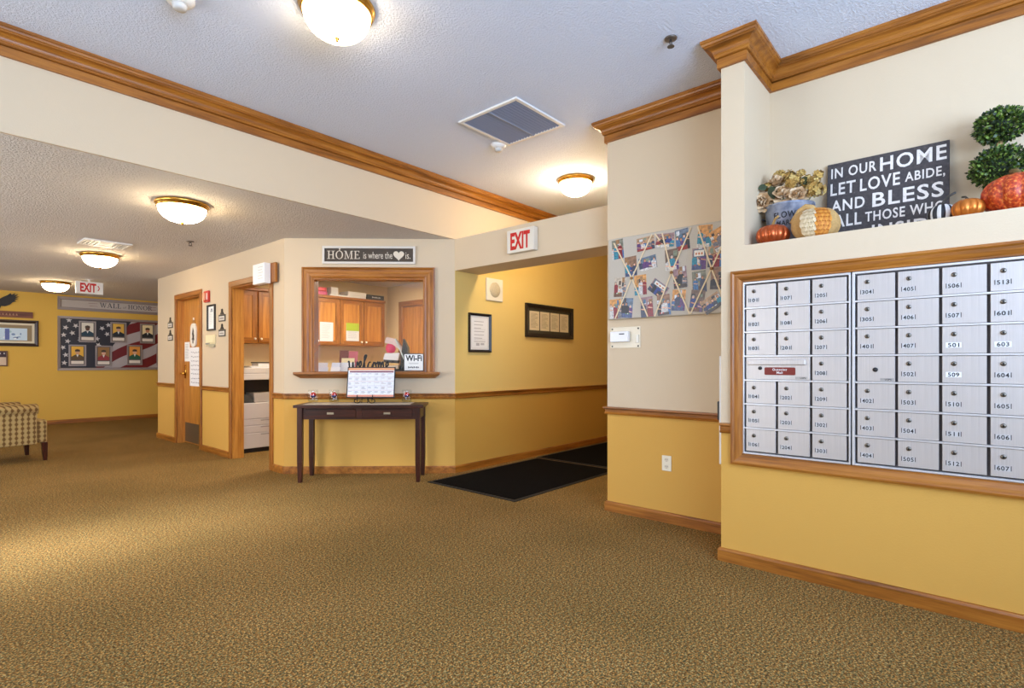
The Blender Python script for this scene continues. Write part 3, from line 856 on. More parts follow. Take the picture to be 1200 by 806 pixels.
def photo_mesh(w, h, i):
    """printed snapshot: mottled room background, people grouped in front, furniture at the bottom"""
    m = MB(); m.mat(P((240, 238, 232), 0.35)); m.box(-w/2, w/2, 0, 0.0008, -h/2, h/2)
    def shape(pts, col, lay, var=0.35, vs=70.0):
        m.mat(P(col, 0.3, 0.0, None, var, None, vs)); y = -lay*0.00006
        m.poly([(min(w/2, max(-w/2, p[0])), y, min(h/2, max(-h/2, p[1]))) for p in pts])
    def rc(x0, z0, x1, z1, col, lay, var=0.35, vs=70.0): shape([(x0, z0), (x1, z0), (x1, z1), (x0, z1)], col, lay, var, vs)
    def el(cx, cz, rx, rz, col, lay, n=10, var=0.15):
        if abs(cx)+rx*0.6 > w/2 or abs(cz)+rz*0.6 > h/2: return
        shape([(cx+rx*math.cos(2*math.pi*k/n), cz+rz*math.sin(2*math.pi*k/n)) for k in range(n)], col, lay, var)
    bg = rnd.choice(BG); fl = rnd.choice(FL)
    rc(-w/2, -h/2, w/2, h/2, bg, 4, 0.45, 45.0)
    rc(-w/2, -h/2, w/2, -h/2+h*rnd.uniform(0.3, 0.5), fl, 5, 0.5, 60.0)
    for q in range(rnd.randint(2, 4)):
        x = rnd.uniform(-w/2, w*0.3); z = rnd.uniform(0.0, h*0.3); ww = rnd.uniform(0.12, 0.3)*w
        rc(x, z, x+ww, z+rnd.uniform(0.12, 0.3)*h, rnd.choice([(206, 208, 212), (70, 52, 42), (60, 100, 130), (150, 110, 70), (46, 44, 50), (120, 130, 110)]), 6+q, 0.4)
    k = rnd.choice([2, 3, 3, 4]) if w < h else rnd.choice([4, 5, 6])
    order = list(range(k)); rnd.shuffle(order)
    for n_, j in enumerate(order):
        sc = rnd.uniform(0.9, 1.35)*min(w, h); cx = -w/2+w*(j+0.5)/k+rnd.uniform(-0.06, 0.06)*w; cz = rnd.uniform(-0.14, 0.12)*h
        lay = 10+n_*3; c = rnd.choice(CL); lean = rnd.uniform(-0.06, 0.06)*sc
        shape([(cx-0.20*sc, -h/2), (cx+0.20*sc, -h/2), (cx+0.19*sc, cz-0.02*sc), (cx+0.09*sc+lean, cz+0.07*sc), (cx-0.09*sc+lean, cz+0.07*sc), (cx-0.19*sc, cz-0.03*sc)], c, lay, 0.5, 90.0)
        shape([(cx-0.16*sc, cz-0.20*sc), (cx+0.15*sc, cz-0.26*sc), (cx+0.16*sc, cz-0.20*sc), (cx-0.13*sc, cz-0.13*sc)], rnd.choice(SK+[c]), lay+1, 0.2)
        el(cx+lean, cz+0.15*sc, 0.078*sc, 0.098*sc, rnd.choice([(54, 40, 32), (176, 172, 168), (110, 78, 50), (40, 34, 34)]), lay+1)
        el(cx+lean, cz+0.13*sc, 0.058*sc, 0.076*sc, rnd.choice(SK), lay+2)
    if rnd.random() < 0.75:
        zt = -h/2+h*rnd.uniform(0.12, 0.24)
        rc(-w/2, -h/2, w/2*rnd.uniform(0.2, 1), zt, rnd.choice([(206, 200, 192), (104, 66, 42), (150, 50, 44), (70, 60, 56), (70, 84, 120)]), 30, 0.4)
        for q in range(3): el(rnd.uniform(-0.35, 0.3)*w, zt-0.02*h, 0.07*w, 0.03*h, rnd.choice([(226, 200, 90), (190, 60, 50), (236, 236, 232), (90, 130, 70)]), 31+q, 8)
    if SPEC.get(i):
        rc(-w*0.42, h*0.08, w*0.42, h*0.44, (60, 90, 110), 36, 0.1); rc(-w*0.36, h*0.12, w*0.36, h*0.4, (222, 214, 200), 37, 0.1)
        for q in range(3): el((-0.2+0.2*q)*w, 0.24*h, 0.07*w, 0.06*h, (190, 110, 60), 38, 8)
    return m
for rname, a, b in rows:
    for i in range(a, b):
        Y, z, kind, ang = PH[i]
        w_, h_ = (0.098, 0.148) if kind == 'p' else (0.140, 0.098)
        extra = ', steeply tilted' if abs(ang) > 20 else ''
        o = photo_mesh(w_, h_, i).build('photo_print', None)
        lay = 0.0308 + (i % 3)*0.0012
        o.location = (BX-lay-0.0008, Y, z); o.rotation_euler = (0, R(-ang), RX)
        tag(o, '%s photo print from the left in the %s of the memo board%s' % (ORD[i-a], rname, extra), 'photo', 'photo prints on the memo board')

# intercom plate with white box
t = thing('keypad_box', 'white intercom box on clear backplate under the memo board', 'intercom', (BX, 2.147, 0), RX)
MB().box(0, 0.256, -0.004, 0, 1.262, 1.424).build('backplate', P((222, 206, 176), 0.25), t, 0.003)
MB().box(0.018, 0.172, -0.042, -0.004, 1.308, 1.388).build('cover', P((240, 238, 236), 0.4), t, 0.006, 2)
MB().box(0.098, 0.142, -0.0428, -0.042, 1.364, 1.372).build('logo_strip', P((40, 40, 44), 0.5), t)
MB().box(0.222, 0.244, -0.012, -0.004, 1.30, 1.36).build('side_clip', P((232, 224, 206), 0.3), t, 0.002)
for (x, z) in ((0.018, 1.408), (0.238, 1.408), (0.018, 1.276), (0.238, 1.276)):
    MB().lathe([(0.007, 0.004), (0.006, 0.007), (0.001, 0.008)], (x, 0, z), 10, 'y').build('screw', P((70, 64, 58), 0.4, 0.6), t)
# power outlet
t = thing('power_outlet', 'ivory duplex power outlet low on the photo wall', 'outlet', (BX, 1.684, 0), RX)
MB().box(-0.036, 0.036, -0.006, 0, 0.372, 0.482).build('cover_plate', P((236, 226, 200), 0.4), t, 0.004, 2)
for zc in (0.402, 0.452):
    m = MB(); m.mat(P((226, 214, 188), 0.4)); m.prism([(0.016*math.cos(k*math.pi/8), zc+0.0145*math.sin(k*math.pi/8)) for k in range(16)], -0.0075, -0.006)
    m.mat(P((50, 42, 34), 0.6)); m.box(-0.008, -0.005, -0.0078, -0.0075, zc-0.002, zc+0.008).box(0.005, 0.008, -0.0078, -0.0075, zc-0.002, zc+0.008).box(-0.002, 0.002, -0.0078, -0.0075, zc-0.010, zc-0.006)
    m.build('receptacle', None, t)
# white cabinet on the return of the mailbox wall
t = thing('slim_cabinet', 'slim white wall cabinet with black latch, edge-on beside the mailbox wall', 'cabinet', (3.33, 1.126, 0), R(180))
MB().box(-0.13, 0.13, -0.030, 0, 0.548, 1.19).build('case', P((242, 242, 242), 0.4), t, 0.003)
MB().box(0.105, 0.125, -0.043, -0.0305, 0.81, 0.92).build('latch', P((30, 28, 28), 0.4), t, 0.003)

# ================================================================== CORRIDOR
t = thing('wall_speaker', 'square white wall speaker with round grille in the corridor', 'speaker', (4.404, YS, 1.97), 0)
MB().box(-0.134, 0.134, -0.02, 0, -0.125, 0.125).build('cover', P((232, 222, 196), 0.5), t, 0.004)
m = MB(); m.smooth = True; m.lathe([(0.085, 0.02), (0.082, 0.024), (0.02, 0.026), (0.001, 0.026)], (0, 0, 0), 28, 'y'); m.build('grille', P((196, 180, 146), 0.7, 0, None, 0.3, None, 300), t)
def picture(name, label, cat, loc, rot, w, h, fw, depth, fcol, printer, glass=True, fmat=None):
    """framed print; local centre; printer(mb, w, h) draws inside"""
    t = thing(name, label, cat, loc, rot)
    m = MB().casing(-w/2, w/2, -h/2, h/2, [(0, 0), (0, depth), (fw*0.35, depth+0.003), (fw, depth*0.55), (fw, 0)])
    m.build('frame', fmat or P(fcol, 0.35), t)
    m = MB(); m.mat(P((230, 226, 216), 0.7)); m.box(-w/2+fw*0.9, w/2-fw*0.9, -0.003, 0, -h/2+fw*0.9, h/2-fw*0.9)
    sub = MB(); printer(sub, w-2*fw, h-2*fw)
    off = len(m.v); m.v += [(v[0], v[1]-0.0032, v[2]) for v in sub.v]
    for f_, mi, sm in zip(sub.f, sub.m, sub.sm):
        m.mat(sub.mats[mi]); m.face([off+i for i in f_])
    m.build('print', None, t)
    return t
def doc(mb, w, h, x0=None, x1=None, z0=None, z1=None, paper=(226, 220, 208), ink=(120, 112, 104), lines=12, lay=2):
    x0 = -w/2 if x0 is None else x0; x1 = w/2 if x1 is None else x1
    z0 = -h/2 if z0 is None else z0; z1 = h/2 if z1 is None else z1
    mb.rect(x0, z0, x1, z1, paper, lay)
    rr = random.Random(int(w*1000+h*77+lines))
    for k in range(lines):
        z = z1-(z1-z0)*(0.12+0.78*k/lines)
        a = x0+(x1-x0)*0.14; b = x1-(x1-x0)*(0.14+0.3*rr.random()**2)
        mb.rect(a, z-(z1-z0)*0.012, b, z+(z1-z0)*0.008, ink, lay+1)
def print_cert(mb, w, h):
    mb.rect(-w/2, -h/2, w/2, h/2, (228, 222, 212), 1)
    doc(mb, w, h, -w*0.42, w*0.42, -h*0.44, h*0.44, (238, 234, 226), (176, 168, 158), 7, 2)
    for (a, b, c, d) in ((-0.3, 0.3, 0.1, 0.105), (-0.3, 0.3, -0.2, -0.195)): mb.rect(a*w, c*h, b*w, d*h, (150, 140, 130), 4)
    mb.rect(-0.2*w, -0.38*h, -0.02*w, -0.3*h, (190, 184, 176), 4); mb.rect(0.04*w, -0.36*h, 0.24*w, -0.3*h, (190, 184, 176), 4)
picture('framed_certificate', 'black framed upright certificate on the corridor wall', 'picture', (4.174, YS, 1.477), 0, 0.345, 0.425, 0.028, 0.022, (30, 24, 22), print_cert)
def print_four(mb, w, h):
    mb.rect(-w/2, -h/2, w/2, h/2, (62, 58, 44), 1)
    for k in range(4):
        x = -w*0.46+k*w*0.235
        doc(mb, w, h, x, x+w*0.215, -h*0.38, h*0.38, (222, 206, 168), (160, 142, 110), 14, 2)
picture('framed_documents', 'wide dark frame with four document pages on the corridor wall', 'picture', (5.446, YS, 1.668), 0, 0.99, 0.41, 0.05, 0.03, (38, 30, 26), print_four)
def doormat(label, x0, x1, y0, y1):
    t = thing('door_mat', label, 'door mat', (0, 0, 0), 0, 'black entrance mats')
    MB().box(x0, x1, y0, y1, 0.0, 0.007).build('rubber_border', P((12, 11, 11), 0.7), t, 0.004)
    m, nt, b = base_mat('mat_pile'); n = noise(nt, 300, 2); r = ramp(nt, n.outputs['Fac'], [(0.4, (5, 4, 4)), (0.7, (13, 11, 10))])
    nt.links.new(r.outputs['Color'], b.inputs['Base Color']); b.inputs['Roughness'].default_value = 1; bump(nt, b, n.outputs['Fac'], 0.6, 0.004)
    b.inputs['Specular IOR Level'].default_value = 0.1
    MB().box(x0+0.04, x1-0.04, y0+0.04, y1-0.04, 0.007, 0.011).build('pile', m, t)
doormat('nearer black entrance mat at the corridor mouth', 3.335, 5.035, 2.875, 3.99)
doormat('farther black entrance mat deeper in the corridor', 5.075, 6.9, 2.93, 4.03)

# ================================================================== RECEPTION WALL
t = thing('home_sign', 'dark sign with heart reading home is where the heart is', 'sign', dloc(0.399, 0, 0), DROT)
sw, sz0, sz1 = 0.958, 2.175, 2.358
fr = P((216, 208, 196), 0.6)
MB().casing(0, sw, sz0, sz1, [(0, 0), (0, 0.026), (0.022, 0.026), (0.022, 0)]).build('frame', fr, t)
m = MB(); m.mat(P((74, 62, 50), 0.7, 0, None, 0.15, None, 12)); m.box(0.02, sw-0.02, -0.012, 0, sz0+0.02, sz1-0.02)
lt = (222, 208, 186)
off0 = len(m.v)
xe = serif_text(m, 'HOME', 0.048, sz0+0.052, 0.084, lt, 1, None, 0.09)-0.008
m.text('is where the', 0.420, sz0+0.056, 0.070, lt, 1, width=0.300)
hx, hz, hs = 0.785, sz0+0.092, 0.056
heart = []
for k in range(40):
    a = 2*math.pi*k/40
    heart.append((hx+hs*math.sin(a)**3, hz+hs*(0.8125*math.cos(a)-0.3125*math.cos(2*a)-0.125*math.cos(3*a)-0.0625*math.cos(4*a))))
m.flat(heart, lt, 1)
m.text('is.', 0.856, sz0+0.056, 0.066, lt, 1, width=0.050)
m.rect(0.172, sz1-0.047, 0.180, sz1-0.022, lt, 2); m.rect(0.168, sz1-0.030, 0.186, sz1-0.022, lt, 3)
m.v = m.v[:off0]+[(v[0], v[1]-0.0122, v[2]) for v in m.v[off0:]]
m.build('panel', None, t)
# welcome script
def catmull(pts, n=5):
    out = []
    for i in range(len(pts)-1):
        p0, p1, p2, p3 = pts[max(i-1, 0)], pts[i], pts[i+1], pts[min(i+2, len(pts)-1)]
        for k in range(n):
            t_ = k/n
            out.append(tuple(0.5*((2*p1[j])+(-p0[j]+p2[j])*t_+(2*p0[j]-5*p1[j]+4*p2[j]-p3[j])*t_**2+(-p0[j]+3*p1[j]-3*p2[j]+p3[j])*t_**3) for j in range(2)))
    out.append(pts[-1]); return out
WEL = [(0,.36),(.05,.40),(.09,.1),(.16,0),(.24,.1),(.28,.38),(.32,.08),(.4,0),(.5,.12),(.54,.38),(.60,.30),
       (.68,.18),(.78,.26),(.76,.40),(.68,.36),(.65,.15),(.72,0),(.84,.06),(1.0,.5),(1.10,.93),(1.05,1.0),(.98,.8),(.98,.2),(1.05,0),(1.14,.08),
       (1.22,.32),(1.34,.38),(1.24,.34),(1.18,.14),(1.26,0),(1.38,.04),(1.46,.25),(1.56,.38),(1.48,.2),(1.52,.02),(1.62,.02),(1.68,.2),(1.6,.37),(1.70,.30),
       (1.80,.38),(1.81,0),(1.83,.25),(1.91,.38),(1.96,.25),(1.96,0),(1.99,.25),(2.07,.38),(2.12,.25),(2.13,.05),(2.2,.02),
       (2.3,.16),(2.4,.26),(2.38,.38),(2.3,.36),(2.27,.15),(2.34,0),(2.52,.12)]
m = MB(); m.smooth = True
m.tube([(x*0.170, 0, (z*1.5 if z <= 0.4 else 0.6+(z-0.4)*0.667)*0.165+0.009) for x, z in catmull(WEL)], 0.0085, 6)
o = m.build('welcome_sign', P((18, 15, 14), 0.45))
place(o, dloc(0.675, 0.055, WZ0), DROT); tag(o, 'black script welcome word sign standing on the window sill', 'sign')
# Wi-Fi sign
t = thing('wifi_sign', 'white Wi-Fi notice with black edge in the corner of the reception window', 'sign', dloc(1.237, 0.006, 0), DROT)
MB().box(0, 0.206, -0.010, 0, 1.064, 1.246).build('backing', P((46, 42, 42), 0.5), t)
m = MB(); m.rect(0.007, 1.071, 0.199, 1.239, (240, 238, 232), 1)
m.text('Wi-Fi', 0.104, 1.170, 0.058, (40, 38, 38), 2, width=0.17, align='c')
for k, (a, b, z, h_) in enumerate([(0.05, 0.155, 1.146, 0.004), (0.06, 0.15, 1.138, 0.003)]): m.rect(a, z, b, z+h_, (170, 168, 164), 2)
for k in range(8): m.rect(0.045+k*0.0145, 1.094+(k % 3)*0.002, 0.055+k*0.0145, 1.112-(k % 2)*0.004, (60, 58, 58), 2)
m.v = [(v[0], v[1]-0.0101, v[2]) for v in m.v]
m.build('notice', None, t)

# ================================================================== CONSOLE TABLE
TX0, TX1, TF, TB = 0.262, 1.500, 0.455, 0.055
t = thing('console_table', 'dark cherry console table with two drawers under the window', 'table', (D0.x, D0.y, 0), DROT)
MB().box(TX0, TX1, -TF, -TB, 0.718, 0.745).build('tabletop', CHERRY[0], t, 0.004, 2)
for (x, y) in ((TX0+0.055, -TF+0.045), (TX1-0.055, -TF+0.045), (TX0+0.055, -TB-0.035), (TX1-0.055, -TB-0.035)):
    MB().taper((x, y, 0), (0.018, 0.018), (x, y, 0.20), (0.024, 0.024)).box(x-0.024, x+0.024, y-0.024, y+0.024, 0.20, 0.718).build('leg', CHERRY[2], t, 0.002)
ax0, ax1 = TX0+0.079, TX1-0.079
MB().box(ax0, ax1, -TB-0.05, -TB-0.03, 0.612, 0.718).build('back_apron', CHERRY[0], t)
MB().box(TX0+0.04, TX0+0.06, -TF+0.07, -TB-0.06, 0.612, 0.718).build('side_apron', CHERRY[1], t)
MB().box(TX1-0.06, TX1-0.04, -TF+0.07, -TB-0.06, 0.612, 0.718).build('side_apron', CHERRY[1], t)
MB().box(ax0, ax1, -TF+0.04, -TF+0.06, 0.606, 0.718).build('front_apron', CHERRY[0], t)
mid = (ax0+ax1)/2
for x0, x1 in ((ax0+0.03, mid-0.03), (mid+0.03, ax1-0.03)):
    d = MB().box(x0, x1, -TF+0.031, -TF+0.04, 0.626, 0.704).build('drawer', CHERRY[0], t, 0.003)
    m = MB(); xc = (x0+x1)/2
    m.box(xc-0.032, xc+0.032, -TF+0.018, -TF+0.024, 0.655, 0.675).box(xc-0.028, xc-0.022, -TF+0.024, -TF+0.031, 0.660, 0.670).box(xc+0.022, xc+0.028, -TF+0.024, -TF+0.031, 0.660, 0.670)
    m.build('drawer_pull', P((196, 184, 160), 0.3, 0.9), d, 0.001)
o = MB().box(0.335, 1.365, -0.385, -0.125, 0.745, 0.7475).build('table_runner', P((214, 200, 178), 0.85, 0, None, 0.06, None, 60))
place(o, (D0.x, D0.y, 0), DROT); tag(o, 'pale cloth runner lying on the console table', 'table runner')
# easel + calendar
t = thing('wire_easel', 'black wire easel with curled feet on the console table', 'easel', dloc(0.90, 0.22, 0.748), DROT)
def spiral(cx, sgn):
    pts = [(cx, -0.085, 0.058), (cx, -0.10, 0.030), (cx, -0.09, 0.012)]
    return pts
for sgn in (-1, 1):
    pts = [(sgn*0.075, -0.052, 0.085), (sgn*0.075, -0.064, 0.045), (sgn*0.072, -0.066, 0.020)]
    for k in range(0, 10):
        a = k/9*1.55*math.pi
        pts.append((sgn*(0.072+0.030*math.sin(a)), -0.066, 0.005+0.020-0.020*math.cos(math.pi-a)+0.0))
    pts = [(p[0], p[1], max(0.006, p[2])) for p in pts]
    m = MB(); m.smooth = True; m.tube(pts, 0.0045, 6); m.build('front_foot', BLACKMETAL, t)
    m = MB(); m.smooth = True; m.tube([(sgn*0.028, -0.066, 0.006), (sgn*0.028, -0.058, 0.050), (sgn*0.028, -0.02, 0.09), (sgn*0.018, 0.03, 0.24)], 0.0045, 6); m.build('upright', BLACKMETAL, t)
m = MB(); m.tube([(0, 0.03, 0.24), (0, 0.09, 0.006)], 0.0045, 6); m.build('rear_leg', BLACKMETAL, t)
m = MB(); m.tube([(-0.08, -0.05, 0.048), (0.08, -0.05, 0.048)], 0.0045, 6); m.build('ledge', BLACKMETAL, t)
cw, ch = 0.475, 0.310
t = thing('calendar_board', 'black edged monthly calendar sheet propped on the wire easel', 'calendar', dloc(0.952, 0.268, 0.803), DROT)
t.rotation_euler = (R(-11), 0, DROT)
MB().box(-cw/2, cw/2, 0, 0.010, 0, ch).build('board', P((26, 24, 24), 0.5), t)
m = MB(); a, b = -cw/2+0.010, cw/2-0.010
m.rect(a, 0.010, b, ch-0.010, (232, 234, 238), 1)
m.rect(a, ch-0.034, b, ch-0.010, (226, 160, 116), 2); m.rect(a+0.012, ch-0.056, b-0.006, ch-0.040, (128, 74, 88), 2)
m.rect(a, 0.010, b, 0.030, (226, 150, 124), 2)
for k in range(1, 5): m.rect(a, 0.030+k*0.0445, b, 0.0325+k*0.0445, (214, 170, 158) if k % 2 else (190, 180, 186), 2)
for k in range(1, 7):
    x = a+(b-a)*k/7; m.rect(x-0.0008, 0.03, x+0.0008, ch-0.058, (196, 190, 196), 3)
rr = random.Random(3)
for i in range(7):
    for j in range(5):
        for q in range(rr.randint(1, 3)):
            x = a+(b-a)*i/7+0.006; z = 0.030+(j+1)*0.0445-0.010-q*0.009
            m.rect(x, z-0.0025, x+rr.uniform(0.02, 0.045), z+0.001, rr.choice([(140, 150, 170), (170, 150, 150), (150, 150, 156)]), 4)
m.build('calendar_sheet', None, t)
# three glass jars each with a red-and-blue ball
for (s_, off, lab, lab2) in ((0.385, 0.25, 'clear glass jar at the left end of the console table', 'red and blue ball in the leftmost glass jar'),
                       (0.588, 0.24, 'clear glass jar between the left jar and the calendar', 'red and blue ball in the glass jar next to the calendar'),
                       (1.309, 0.25, 'clear glass jar at the right end of the console table', 'red and blue ball in the rightmost glass jar')):
    t = thing('glass_jar', lab, 'jar', dloc(s_, off, 0.7477), DROT, 'clear jars on the console table')
    m = MB(); m.smooth = True
    m.lathe([(0.034, 0), (0.046, 0.006), (0.050, 0.03), (0.050, 0.125), (0.046, 0.135), (0.0455, 0.135), (0.047, 0.124), (0.047, 0.032), (0.042, 0.012), (0.001, 0.011)], n=24); m.build('bowl', JARGLASS, t)
    m = MB(); m.smooth = True
    m.lathe([(0.001, 0.0115), (0.040, 0.0125), (0.046, 0.033), (0.046, 0.055), (0.001, 0.056)], n=24); m.build('clear_filler', JARGLASS, t)
    t2 = thing('ornament_ball', lab2, 'ball', dloc(s_, off, 0.7477+0.0835), DROT, 'two-tone balls in the jars')
    for nm, c, lo, hi in (('lower_half', (46, 52, 110), -90, -8), ('upper_half', (206, 44, 34), -8, 90)):
        m = MB(); m.smooth = True
        m.lathe([(max(1e-6, 0.027*math.cos(R(lo+(hi-lo)*k/6))), 0.027*math.sin(R(lo+(hi-lo)*k/6))) for k in range(7)], n=18)
        m.build(nm, P(c, 0.3), t2)

# ================================================================== OFFICE DOOR WALL
t = thing('fire_alarm', 'red fire alarm strobe beside the office door', 'fire alarm', (XD, 7.49, 1.93), RX)
MB().box(-0.075, 0.075, -0.03, 0, 0, 0.145).build('body', P((200, 44, 24), 0.4), t, 0.006, 2)
MB().box(-0.045, 0.015, -0.058, -0.03, 0.02, 0.12).build('strobe_lens', P((232, 150, 110), 0.2), t, 0.008, 2)
MB().box(0.03, 0.06, -0.034, -0.03, 0.03, 0.115).build('lettering_strip', P((236, 210, 200), 0.5), t)
def print_notice(mb, w, h):
    mb.rect(-w/2, -h/2, w/2, h/2, (236, 236, 232), 1)
    mb.rect(-w*0.2, h*0.26, w*0.2, h*0.32, (150, 156, 160), 2); mb.rect(-w*0.12, h*0.33, w*0.12, h*0.4, (110, 116, 124), 2)
    for k in range(9): mb.rect(-w*0.32, h*0.2-k*h*0.06, w*(0.3-0.1*(k % 3)), h*0.21-k*h*0.06, (190, 194, 196), 2)
picture('framed_notice', 'narrow black framed notice beside the office door', 'picture', (XD, 7.36, 1.725), RX, 0.255, 0.33, 0.022, 0.02, (44, 36, 30), print_notice)
def room_sign(label, y, z):
    t = thing('room_sign', label, 'sign', (XD, y, z), RX, 'small room plates with peaked tops')
    MB().box(-0.10, 0.10, -0.008, 0, 0, 0.085).build('plate', P((66, 58, 50), 0.5), t)
    m = MB(); m.rect(-0.085, 0.014, 0.085, 0.066, (214, 206, 194), 1); m.rect(-0.06, 0.030, 0.06, 0.046, (150, 142, 134), 2)
    m.v = [(v[0], v[1]-0.0081, v[2]) for v in m.v]; m.build('insert', None, t)
    MB().prism([(-0.055, 0.088), (0.055, 0.088), (0.022, 0.118), (0.016, 0.155), (-0.016, 0.155), (-0.022, 0.118)], -0.010, 0).build('peak', P((52, 45, 38), 0.5), t)
room_sign('upper peaked room plate between the two office doors', 7.025, 1.66)
room_sign('lower peaked room plate between the two office doors', 7.025, 1.475)
room_sign('upper peaked room plate at the far end of the office wall', 8.94, 1.66)
room_sign('lower peaked room plate at the far end of the office wall', 8.94, 1.475)
t = thing('card_holder', 'pale card holder with leaflets below the framed notice', 'card holder', (XD, 7.38, 1.35), RX)
MB().box(-0.17, 0.15, -0.012, 0, 0.02, 0.155).build('pocket', P((224, 206, 160), 0.4), t, 0.003)
MB().box(-0.15, -0.02, -0.018, -0.0125, 0.035, 0.055).build('card', P((150, 146, 136), 0.6), t)
MB().box(-0.03, 0.14, -0.022, -0.0125, 0.0, 0.04).build('card', P((176, 168, 140), 0.6), t)
MB().box(-0.14, 0.12, -0.017, -0.0125, 0.06, 0.15).build('card', P((236, 222, 178), 0.6), t)
# things taped to the office door (door face at X = XD+0.082)
DX = XD+0.0815
m = MB(); m.mat(P((240, 238, 232), 0.7)); m.box(0, 0.20, -0.0012, 0, 0, 0.275); doc(m, 0.2, 0.275, 0.0, 0.2, 0.0, 0.275, (240, 238, 232), (176, 172, 168), 12, 2)
m.v = [(v[0], v[1], v[2]) for v in m.v]
o = m.build('taped_notice', None); place(o, (DX, 8.605, 1.17), RX); tag(o, 'narrow white typed sheet taped on the office door', 'paper')
m = MB(); m.mat(P((240, 236, 234), 0.7)); m.box(0, 0.42, -0.0012, 0, 0, 0.54)
m.rect(0, 0, 0.42, 0.54, (238, 236, 236), 2)
rr = random.Random(5)
for k in range(8):
    z = 0.47-k*0.06; x = 0.05
    while x < 0.35:
        w_ = rr.uniform(0.03, 0.07)
        pts = [(x+w_*q/5, z+rr.uniform(-0.008, 0.012)) for q in range(6)]
        m.flat([(p[0], p[1]) for p in pts]+[(p[0], p[1]-0.007) for p in reversed(pts)], (96, 90, 100), 3)
        x += w_+0.018
o = m.build('handwritten_poster', None); place(o, (DX, 8.40, 0.825), RX); tag(o, 'large white handwritten sheet taped on the office door', 'paper')
t = thing('door_hanger', 'white oval hanging ornament with dark figure on the office door', 'ornament', (DX, 8.235, 1.37), RX)
m = MB()
pts = []
for k in range(28):
    a = 2*math.pi*k/28
    pts.append((0.115*math.copysign(abs(math.cos(a))**0.6, math.cos(a))*(1+0.04*math.sin(6*a)), 0.165+0.165*math.copysign(abs(math.sin(a))**0.7, math.sin(a))))
m.prism(pts, -0.014, 0); m.build('plaque', P((228, 220, 208), 0.6), t)
m = MB(); m.mat(P((60, 50, 46), 0.6))
m.prism([(-0.012, 0.05), (0.012, 0.05), (0.014, 0.11), (0.05, 0.09), (0.03, 0.14), (0.045, 0.15), (0.02, 0.2), (0.028, 0.21), (0, 0.27), (-0.02, 0.2), (-0.03, 0.19), (-0.014, 0.14), (-0.04, 0.1), (-0.014, 0.11)], -0.018, -0.0142)
m.build('figure', None, t)
m = MB(); m.tube([(-0.03, -0.008, 0.325), (0, -0.008, 0.385), (0.03, -0.008, 0.325)], 0.004, 6); m.build('cord', P((190, 150, 90), 0.7), t)
MB().box(-0.012, 0.012, -0.014, 0, 0.375, 0.41).build('hook', P((238, 232, 214), 0.4), t, 0.003)
# white box on wooden block above the open office doorway
t = thing('door_chime', 'white box on a wood block at the office doorway corner', 'wall box', (XD, 5.72, 1.985), RX)
MB().box(-0.02, 0.205, -0.05, -0.021, 0.012, 0.215).build('wood_block', OAK[2], t, 0.003)
MB().box(-0.155, 0.115, -0.125, -0.051, 0, 0.215).build('cover', P((240, 238, 234), 0.4), t, 0.008, 2)
m = MB()
for k in range(5): m.rect(-0.02, 0.05+k*0.03, 0.095-(k % 2)*0.02, 0.056+k*0.03, (186, 188, 190), 1)
m.v = [(v[0], v[1]-0.1256, v[2]) for v in m.v]
m.build('label_lines', None, t)
# ================================================================== OFFICE INTERIOR
def wall_cabinet(label, x0, x1):
    t = thing('wall_cabinet', label, 'cabinet', (x0, 7.30, 1.412), 0, 'oak wall cabinets in the office')
    W = x1-x0; H = 0.735
    MB().box(0.002, W-0.002, 0.022, 0.318, 0, H).build('carcass', OAKD[0], t)
    MB().box(-0.0, W, -0.012, 0.02, H-0.03, H+0.012).build('cornice', OAK[0], t, 0.004)
    for k in range(2):
        a = k*W/2+0.012; b = (k+1)*W/2-0.012
        d = bpy.data.objects.new('cabinet_door', None); COL.objects.link(d); d.parent = t
        d.empty_display_size = 0.02
        s = 0.055
        MB().box(a, a+s, 0, 0.0215, 0.02, H-0.04).build('stile', OAK[2], d)
        MB().box(b-s, b, 0, 0.0215, 0.02, H-0.04).build('stile', OAK[2], d)
        MB().box(a+s, b-s, 0, 0.0215, 0.02, 0.02+s).build('rail', OAK[0], d)
        MB().box(a+s, b-s, 0, 0.0215, H-0.04-s, H-0.04).build('rail', OAK[0], d)
        MB().box(a+s, b-s, 0.011, 0.0215, 0.02+s, H-0.04-s).build('panel', OAKD[2], d)
        m = MB(); m.smooth = True
        m.lathe([(0.007, 0), (0.007, 0.012), (0.016, 0.016), (0.014, 0.026), (0.001, 0.029)], ((b-0.03) if k == 0 else (a+0.03), 0, 0.06), 14, 'y')
        m.build('knob', P((240, 232, 214), 0.25), d)
    return t
wall_cabinet('oak wall cabinet seen through the open office doorway', 2.76, 3.58)
wall_cabinet('middle oak wall cabinet at the left of the reception window view', 3.58, 4.40)
wall_cabinet('right oak wall cabinet behind the reception window', 4.40, 5.22)
# papers on the cabinet doors
m = MB(); m.mat(P((238, 238, 238), 0.7)); m.box(0, 0.215, -0.0012, 0, 0, 0.285); doc(m, 0.215, 0.285, 0, 0.215, 0, 0.285, (208, 208, 208), (170, 172, 176), 9, 2)
o = m.build('taped_sheet', None); place(o, (4.068, 7.2985, 1.470), 0); tag(o, 'plain white list taped on the left cabinet door behind the window', 'paper')
m = MB(); m.mat(P((238, 238, 238), 0.7)); m.box(0, 0.225, -0.0012, 0, 0, 0.275); doc(m, 0.225, 0.275, 0, 0.225, 0, 0.275, (208, 208, 208), (170, 172, 176), 10, 2); m.rect(0, 0.155, 0.225, 0.275, (164, 184, 40), 4)
o = m.build('taped_flyer', None); place(o, (4.503, 7.2985, 1.488), 0); tag(o, 'white sheet with lime green top taped on a cabinet door', 'paper')
